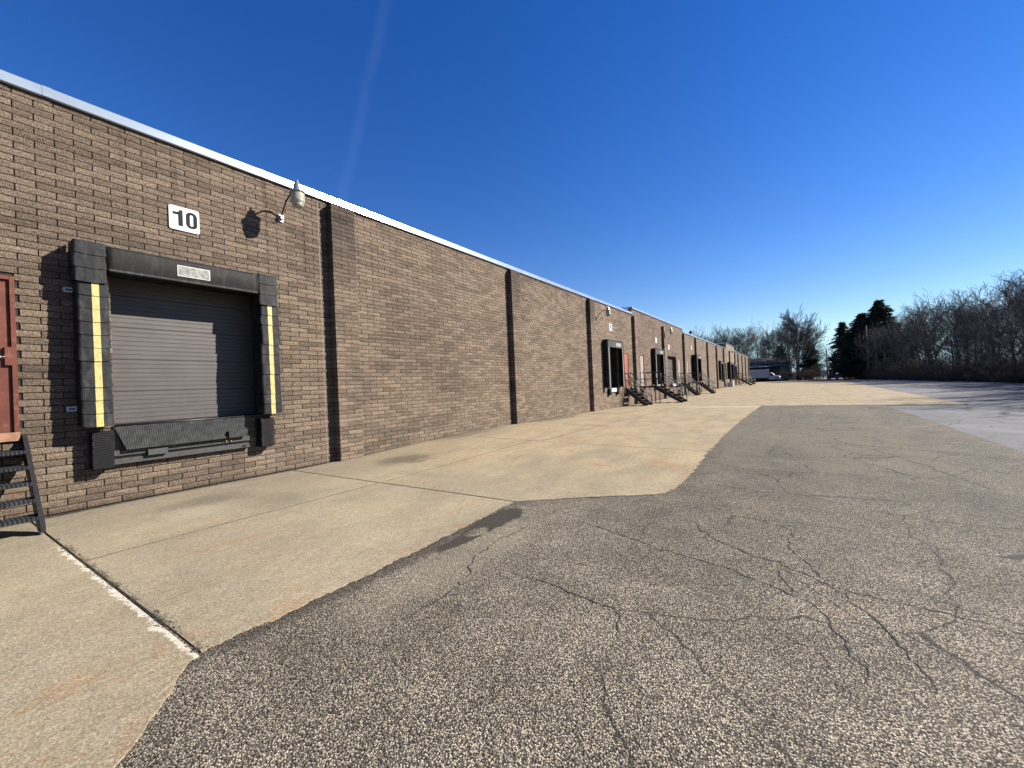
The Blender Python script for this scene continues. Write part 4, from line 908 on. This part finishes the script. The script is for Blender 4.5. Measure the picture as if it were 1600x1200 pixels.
# blue car
M_CARB = plain('car_blue', (0.02, 0.045, 0.10), 0.3, 0.3, 0.04, 2)
car = thing('parked_car', 'small blue car beyond the lot beside the access road', 'car', (17.6, 124.0, -0.02), math.radians(52))
m = MB(); m.prism([(-1.9, 0.35), (-1.95, 0.80), (-1.75, 0.98), (-1.45, 1.40), (0.35, 1.44), (1.05, 0.98), (1.95, 0.85), (2.02, 0.40), (1.9, 0.28), (-1.8, 0.28)], 'y', -0.82, 0.82); m.obj('body', M_CARB, car, bevel=0.06)
m = MB(); m.prism([(-1.48, 0.98), (-1.25, 1.34), (0.28, 1.36), (0.85, 0.99)], 'y', -0.832, -0.824); m.obj('side_window', M_GLASS, car)
m = MB(); m.prism([(-1.48, 0.98), (-1.25, 1.34), (0.28, 1.36), (0.85, 0.99)], 'y', 0.824, 0.832); m.obj('side_window', M_GLASS, car)
m = MB(); m.add([(0.42, -0.7, 1.42), (0.42, 0.7, 1.42), (1.02, 0.75, 1.03), (1.02, -0.75, 1.03)], [(0, 1, 2, 3)]); m.v = [(x+0.02, y, z+0.025) for x, y, z in m.v]; m.obj('windscreen', M_GLASS, car)
for x in (-1.25, 1.25):
    for y in (-0.78, 0.78): wheel(car, x, y, 0.31, 0.2)

# ------------------------------------------------------------------ dark house behind the truck, far pale house
hs_ = thing('dark_house', 'low dark house with shallow grey roof behind the white truck', 'house', (2.0, 138.0, 0), math.radians(18))
m = MB(); m.box(-9, -3.5, -0.1, 5.2, 4.5, 4.0); m.obj('wall', plain('house_dark_siding', (0.05, 0.05, 0.055), 0.9), hs_)
m = MB(); m.add([(-9.6, -4.4, 4.25), (5.9, -4.4, 4.25), (4.9, 0.6, 6.5), (-8.6, 0.6, 6.5), (5.9, 5.4, 4.25), (-9.6, 5.4, 4.25)], [(0, 1, 2, 3), (3, 2, 4, 5), (0, 3, 5), (1, 4, 2), (0, 5, 4, 1)]); m.obj('roof', plain('grey_shingles', (0.055, 0.055, 0.062), 0.9, 0, 0.15, 3), hs_)
m = MB(); m.box(-9.65, -4.5, 4.1, 5.95, -4.4, 4.3); m.obj('fascia', plain('fascia_grey', (0.25, 0.25, 0.26), 0.7), hs_)
m = MB(); m.box(3.2, -3.58, 0, 4.9, -3.51, 4.0); m.obj('door_panel', plain('pale_grey_panel', (0.16, 0.165, 0.15), 0.8), hs_)
for x in (-6, -2.5, 0.8): m = MB(); m.box(x, -3.56, 1.6, x+1.4, -3.505, 3.0); m.obj('window', M_GLASS, hs_)
fh = thing('pale_house', 'tiny pale gabled house at the end of the access road', 'house', (31, 205, 0), math.radians(15))
m = MB(); m.box(-6, -4, -0.1, 6, 4, 3.2); m.obj('wall', plain('pale_siding', (0.6, 0.6, 0.58), 0.8), fh)
m = MB(); m.add([(-6.6, -4.6, 3.15), (6.6, -4.6, 3.15), (6.6, 0, 5.6), (-6.6, 0, 5.6), (6.6, 4.6, 3.15), (-6.6, 4.6, 3.15)], [(0, 1, 2, 3), (3, 2, 4, 5), (0, 3, 5), (1, 4, 2), (0, 5, 4, 1)]); m.obj('roof', plain('pale_roof', (0.42, 0.42, 0.42), 0.8), fh)
for x in (-4, 0, 3): m = MB(); m.box(x, -4.06, 0.9, x+1.2, -4.005, 2.2); m.obj('window', M_GLASS, fh)
def pole(x, y, h, lab, r=0.13, arm=True):
    t = thing('utility_pole', lab, 'pole', (x, y, -0.1)); m = MB(); m.tube([(0, 0, 0), (0, 0, h)], [r, r*0.7], 8); m.obj('shaft', plain('pole_timber', (0.10, 0.085, 0.07), 0.9), t, smooth=True)
    if arm: m = MB(); m.box(-0.9, -0.05, h-0.7, 0.9, 0.05, h-0.58); m.obj('crossarm', M_WOOD, t)
pole(15.8, 123.5, 7.3, 'dark utility pole at the lot exit', 0.16, False)
pole(19.6, 135.0, 4.4, 'short dark post beside the blue car', 0.10, False)
pole(21.2, 106.5, 10.6, 'tall pale weathered utility pole in front of the big conifer', 0.17, False)
sg = thing('road_sign', 'small white board sign on post at the lot exit', 'sign', (15.1, 125.4, -0.1)); m = MB(); m.box(-0.05, -0.05, 0, 0.05, 0.05, 2.0); m.obj('post', M_STEEL, sg)
m = MB(); m.box(-0.6, -0.08, 1.5, 0.6, -0.051, 2.2); m.obj('board', M_WHITE, sg)

# ------------------------------------------------------------------ trees
M_BARK = plain('bark', (0.12, 0.108, 0.10), 0.95, 0, 0.3, 2.0); M_TWIG = plain('twigs', (0.130, 0.116, 0.110), 0.95, 0, 0.3, 0.6)
M_NEEDLE = plain('conifer_needles', (0.022, 0.040, 0.018), 0.9, 0, 0.45, 1.2)
M_BRUSH = plain('dry_brush', (0.13, 0.100, 0.070), 0.95, 0, 0.4, 0.9); M_IVY = plain('evergreen_brush', (0.05, 0.062, 0.025), 0.9, 0, 0.4, 1.0)
def rot_about(v, axis, a): return Matrix.Rotation(a, 3, axis) @ v
def tree_meshes(seed, H, spread=0.5, n1=12, n2=7, n3=5, n4=5, fork=0.35, up=0.55, tl=0.86, lm=1.0, rm=1.0):
    R = random.Random(seed); tb = MB(); cb = MB()
    def perp(d):
        a = Vector((R.uniform(-1, 1), R.uniform(-1, 1), R.uniform(-1, 1))); a = d.cross(a)
        return a.normalized() if a.length > 1e-3 else Vector((1, 0, 0))
    def branch(p, d, L, r, lev):
        nseg = (7, 5, 3, 2, 1)[lev]; sides = (8, 5, 3, 3, 3)[lev]; pts = [p.copy()]; rs = [r]; q = p.copy(); dd = d.copy()
        for i in range(nseg):
            w = (0.07, 0.16, 0.22, 0.28, 0.1)[lev]
            dd = (dd + perp(dd)*R.uniform(0, w) + Vector((0, 0, up*(0.05, .16, .14, .10, 0)[lev]))).normalized()
            q = q + dd*(L/nseg); pts.append(q.copy()); rs.append(max(0.004, r*(1-0.86*(i+1)/nseg)))
        if lev == 4:   # twig: one slim 3-sided spike
            a = perp(dd)*r; b_ = dd.cross(a).normalized()*r
            cb.add([p+a, p-a*0.5+b_*0.87, p-a*0.5-b_*0.87, q], [(0, 1, 3), (1, 2, 3), (2, 0, 3)]); return
        (tb if lev == 0 else cb).tube(pts, rs, sides, lev < 2)
        cnt = (n1, n2, n3, n4)[lev]
        for k in range(cnt):
            t = (fork + (1-fork)*(k+R.random())/cnt) if lev == 0 else (0.18 + 0.82*(k+R.random())/cnt)
            t = min(t, 0.999); i = min(int(t*nseg), nseg-1); f = t*nseg-i
            bp = pts[i].lerp(pts[i+1], f); base = (pts[i+1]-pts[i]).normalized()
            ang = R.uniform(0.45, 0.9) if lev == 0 else R.uniform(0.32, 0.80)
            if lev == 0: ang *= (1.25 - 0.75*t)*(0.7+spread)
            nd = rot_about(base, perp(base), ang)
            if nd.z < -0.15: nd.z = abs(nd.z)*0.3
            nl = L*((0.62-0.30*(t-fork)) * (0.75+0.5*R.random())*(0.6+spread*0.8)*lm if lev == 0 else (0.62-0.28*t)*R.uniform(0.7, 1.2))
            nr = max((0.042, 0.026, 0.017, 0.012)[lev]*(H/10)**0.5*rm, rs[i]*0.60*R.uniform(0.7, 1.0))
            branch(bp, nd.normalized(), nl, nr, lev+1)
    branch(Vector((0, 0, 0)), Vector((R.uniform(-.05, .05), R.uniform(-.05, .05), 1)).normalized(), H*tl, H*0.020+0.03, 0)
    return tb.mesh('trunk', M_BARK, True), cb.mesh('crown', M_TWIG)
def bare_tree(meshes, loc, rz, sc_, label, group=None):
    t = thing('bare_tree', label, 'tree', loc, rz, group); t.scale = sc_
    link('trunk', meshes[0], t); link('crown', meshes[1], t); return t
P_T = [tree_meshes(11, 10, 0.50), tree_meshes(12, 10, 0.62, 13), tree_meshes(13, 10, 0.38, 14, fork=0.25), tree_meshes(14, 10, 0.7, 11, fork=0.3), tree_meshes(15, 10, 0.45, 15, fork=0.18)]
P_BIG = tree_meshes(27, 20.0, 0.62, 20, 11, 8, 7, fork=0.22, up=0.45, tl=0.62, lm=1.18, rm=1.5)
_zz = max(v.co.z for v in P_BIG[1].vertices); _xx = sorted(math.hypot(v.co.x, v.co.y) for v in P_BIG[1].vertices)[int(len(P_BIG[1].vertices)*0.985)]
bare_tree(P_BIG, (10.0, 135.7, -0.1), 0.4, (7.6/_xx, 7.6/_xx, 21.4/_zz), 'tallest bare spreading tree standing alone behind the lot')
RT = random.Random(42)
def edge_x(y): return poly_at([(-30, 27.5), (40, 27.2), (54, 26.6), (62, 26.2), (70, 25.2), (80, 24.6), (90, 23.4), (103, 22.2), (112, 21.6)])(y)
GW = 'bare trees of the wood along the right side of the lot'
for row, (dx, hmin, hmax) in enumerate(((0.8, 6.0, 9.6), (4.0, 7.6, 11.0), (8.0, 9.0, 12.0), (13.5, 10.0, 13.0))):
    y = 22 if row < 2 else 30
    while y < 116:
        x = edge_x(y) + dx + RT.uniform(-1.2, 1.6)
        h = RT.uniform(hmin, hmax)*(0.96 if y < 60 else 0.93)
        s = h/10; w = s*RT.uniform(0.85, 1.2)
        lab = ('bare brown tree at the near face of the wood right of the lot', 'bare brown tree a few metres inside the wood right of the lot', 'tall bare tree deep in the wood right of the lot', 'tall bare tree at the back of the wood right of the lot')[row]
        if row == 0 and y > 52:
            cnt0 = globals().setdefault('_fr', [0]); cnt0[0] += 1; lab = 'bare brown tree %d from the right in the front row of the wood' % cnt0[0]
        bare_tree(RT.choice(P_T), (x, y, -0.08), RT.uniform(0, 6.28), (w, w, s), lab, GW)
        y += RT.uniform(3.4, 6.0) if row < 2 else RT.uniform(3.8, 6.4)
# trees behind the lot and building
GB = 'bare trees behind the lot and the warehouse'
back = []
for k in range(30):
    x = -16 + k*1.55 + RT.uniform(-1, 1); back.append((x, 146 + RT.uniform(-5, 26), RT.uniform(11, 15.0)))
for k in range(12): back.append((-52 + k*4.0 + RT.uniform(-1.2, 1.2), 158 + RT.uniform(-10, 18), RT.uniform(11.5, 14.5)))
for k in range(10): back.append((27 + k*3.0, 150 + RT.uniform(-18, 25), RT.uniform(9, 13)))
for (x, y, h) in back:
    if 14.5 < x < 29 and y > 140: continue
    s = h/10; w = s*RT.uniform(0.9, 1.25)
    bare_tree(RT.choice(P_T), (x, y, -0.1), RT.uniform(0, 6.28), (w, w, s), 'bare tree in the loose stand behind the lot and warehouse', GB)
# conifers
def conifer_meshes(seed, H, W_, dens=1.0, rag=0.25):
    R = random.Random(seed); tb = MB(); cb = MB()
    tb.tube([(0, 0, 0), (0, 0, H*0.5), (0, 0, H*0.98)], [H*0.018, H*0.012, 0.02], 7)
    z = H*0.10
    while z < H*0.985:
        t = z/H; rad = W_*(1-t)**0.58*min(1, 0.35+t*3)*(1+R.uniform(-rag, rag)) * (0.75+0.25*min(1, t*5)); nb = int((12+14*(1-t))*dens)
        for k in range(nb):
            a = R.uniform(0, 6.283); L = rad*R.uniform(0.65, 1.12); d = Vector((math.cos(a), math.sin(a), R.uniform(-0.28, 0.12)))
            n = max(3, int(L/0.22))
            for q in range(n):
                u = ((q+R.random())/n)**0.6; c_ = Vector((0, 0, z)) + d*L*u + Vector((0, 0, -0.18*L*u*u)); s_ = 0.50*(0.6+0.1*W_)
                for _ in range(3):
                    e1 = Vector((R.gauss(0, 1), R.gauss(0, 1), R.gauss(0, .45))).normalized()*s_*R.uniform(.6, 1.2); e2 = Vector((R.gauss(0, 1), R.gauss(0, 1), R.gauss(0, .5))).normalized()*s_*0.34
                    p0 = c_ + Vector((R.gauss(0, .1), R.gauss(0, .1), R.gauss(0, .08)))
                    cb.add([p0-e2, p0+e2, p0+e1], [(0, 1, 2)])
        z += H*0.020
    return tb.mesh('trunk', M_BARK, True), cb.mesh('crown', M_NEEDLE)
def conifer(meshes, loc, sc_, label, rz=0):
    t = thing('conifer_tree', label, 'tree', loc, rz); t.scale = sc_; link('trunk', meshes[0], t); link('crown', meshes[1], t); return t
C1 = conifer_meshes(31, 16, 4.6, 1.5, 0.18); C2 = conifer_meshes(32, 14, 3.4, 1.0, 0.4)
conifer(C1, (24.6, 116.6, -0.1), (1.25, 1.25, 1.04), 'tall dense dark conifer, peak of the pair beyond the lot corner')
conifer(C1, (22.0, 118.5, -0.1), (1.3, 1.3, 0.90), 'broad dark conifer leaning on the taller one, left of the pair', 1.3)
conifer(C2, (19.7, 133.3, -0.1), (1.25, 1.25, 1.02), 'ragged pine with a rounded top left of the big conifers')
conifer(C2, (13.2, 140.5, -0.1), (1.0, 1.0, 0.75), 'thin green conifer just right of the tall bare tree')
conifer(C2, (6.2, 143.0, -0.1), (1.0, 1.0, 0.72), 'thin green conifer just left of the tall bare tree', 2.0)
conifer(C2, (-4.2, 141.0, -0.1), (0.8, 0.8, 0.6), 'small dark conifer behind the dark house', 1.0)
# multi-stem shrubs
def shrub_mesh(seed, H, n, dens, mat):
    R = random.Random(seed); m = MB()
    for k in range(n):
        a = R.uniform(0, 6.283); rr = R.random()**0.6*H*0.30; p = Vector((math.cos(a)*rr, math.sin(a)*rr, 0)); d = (Vector((math.cos(a), math.sin(a), 0))*R.uniform(0, .45) + Vector((R.gauss(0, .1), R.gauss(0, .1), 1))).normalized()
        L = H*R.uniform(0.55, 1.0); pts = [p]; q = p
        for i in range(4):
            d = (d + Vector((R.gauss(0, .12), R.gauss(0, .12), -0.03))).normalized(); q = q + d*L/4; pts.append(q)
        m.tube(pts, [0.018, 0.015, 0.011, 0.008, 0.004], 3, False)
        for j in range(dens):
            t = R.uniform(0.15, 1)*4; i = min(3, int(t)); b_ = pts[i].lerp(pts[i+1], t-i)
            e = (Vector((R.gauss(0, 1), R.gauss(0, 1), R.uniform(-.2, 1)))).normalized()*R.uniform(0.25, 0.8)*H*0.28; s_ = e.cross(Vector((0, 0, 1))).normalized()*0.008
            m.add([b_-s_, b_+s_, b_+e], [(0, 1, 2)])
            if R.random() < 0.6:
                c_ = b_+e*R.random(); e2 = Vector((R.gauss(0, 1), R.gauss(0, 1), R.gauss(0, 1))).normalized()*R.uniform(0.1, 0.3); m.add([c_-s_*0.7, c_+s_*0.7, c_+e2], [(0, 1, 2)])
    return m.mesh('stems', mat)
S1 = [shrub_mesh(51+i, 3.0, 46, 38, M_BRUSH) for i in range(3)]
GS = 'bare shrubs along the foot of the wood'
def shrub(me, loc, s, w, lab, grp, name='bare_shrub'):
    o = link(name, me, None, loc); o.rotation_euler = (0, 0, RT.uniform(0, 6.28)); o.scale = (w, w, s); o['label'] = lab; o['category'] = 'shrub'; o['group'] = grp; return o
for row, (dx, h0, h1, st) in enumerate(((-0.1, 1.1, 2.2, 2.1), (1.9, 2.2, 4.4, 2.5), (5.6, 3.2, 5.4, 3.2))):
    y = 26
    while y < 117:
        h = RT.uniform(h0, h1); s = h/3; w = s*RT.uniform(1.0, 1.5) if row else RT.uniform(0.6, 0.9)
        shrub(RT.choice(S1), (edge_x(y)+dx+RT.uniform(-.5, .7), y, -0.08), s, w, ('low bare shrub at the kerb line of the wood', 'bare thicket shrub just inside the wood', 'tall bare thicket shrub deeper in the wood')[row], GS)
        y += RT.uniform(st*0.75, st*1.25)
GS2 = 'bare shrubs behind the far end of the lot'
for k in range(34):
    x = -6 + k*0.85 + RT.uniform(-.4, .4); y = 131 + RT.uniform(-1.5, 8) if x < 14.5 else 122 + (x-14.5)*0.2 + RT.uniform(3, 9)
    if 14.6 < x < 20.6: continue
    h = RT.uniform(1.6, 4.2); shrub(RT.choice(S1), (x, y, -0.1), h/3, h/3*1.3, 'bare shrub behind the far end of the lot', GS2)
for k in range(16):
    x = 19.8 + RT.uniform(0, 7); y = 112 + RT.uniform(0, 14); h = RT.uniform(3, 6.5); shrub(RT.choice(S1), (x, y, -0.1), h/3, h/3*1.1, 'tall bare thicket below the big conifers', 'thicket below the big conifers')
# ground cover along the wood edge: one mass
m = MB(); RU = random.Random(77)
for k in range(26000):
    y = RU.uniform(24, 118) if RU.random() < 0.8 else RU.uniform(48, 90); d = abs(RU.gauss(0, 1))*1.6 - 0.35; x = edge_x(y)+d
    h = RU.uniform(0.1, 0.62)*(0.6+0.6*mnoise.noise(Vector((y*0.35, 1, 2)))+0.3)
    p = Vector((x, y, -0.08)); e = Vector((RU.gauss(0, .35), RU.gauss(0, .35), 1))*h; s_ = Vector((RU.gauss(0, 1), RU.gauss(0, 1), 0)).normalized()*RU.uniform(0.02, 0.07)
    m.add([p-s_, p+s_, p+e], [(0, 1, 2)])
m.obj('undergrowth', M_BRUSH, kind='stuff', label='low dry undergrowth at the edge of the wood')
m = MB()
for k in range(9000):
    y = RU.uniform(24, 118); d = RU.uniform(-0.5, 3.5); x = edge_x(y)+d
    if mnoise.noise(Vector((y*0.22, x*0.3, 9))) < 0.05: continue
    p = Vector((x, y, -0.05 + RU.random()*0.5)); s1 = Vector((RU.gauss(0, 1), RU.gauss(0, 1), RU.gauss(0, 1))).normalized()*0.10; s2 = Vector((RU.gauss(0, 1), RU.gauss(0, 1), RU.gauss(0, 1))).normalized()*0.10
    m.add([p, p+s1, p+s2], [(0, 1, 2)])
m.obj('ground_ivy', M_IVY, kind='stuff', label='patchy green ground cover under the wood')
bk = MB(); vsb = []; nb_ = 60
for i in range(nb_+1):
    x = -160 + 420*i/nb_; h_ = 3.2 + 1.6*mnoise.noise(Vector((x*0.02, 3, 1)))
    vsb += [(x, 238, -0.2), (x, 262, h_*0.75), (x, 300, h_), (x, 420, h_*0.8)]
bk.add(vsb, [(4*i+j, 4*i+j+1, 4*i+j+5, 4*i+j+4) for i in range(nb_) for j in range(3)]); bk.obj('horizon_screen_bank', M_LITTER, kind='structure', smooth=True)  # added bank, invented to hide the yellow sky glow along the horizon
# far wooded backdrop as real distant trees read as one mass
m = MB()
for k in range(90000):
    a = RU.random(); x = -110 + 290*a; y = 190 + RU.uniform(0, 45); hh = RU.random()**1.15*(9.5 + 3.0*mnoise.noise(Vector((x*0.09, 0, 5))))
    p = Vector((x, y, hh-0.1)); e = Vector((RU.gauss(0, .5), RU.gauss(0, .5), RU.uniform(0.4, 1.2)))*RU.uniform(0.5, 1.3); s_ = Vector((1, RU.gauss(0, .4), 0))*RU.uniform(0.02, 0.06)
    m.add([p-s_, p+s_, p+e], [(0, 1, 2)])
m.obj('distant_wood', M_TWIG, kind='stuff', label='far bare wood along the horizon')
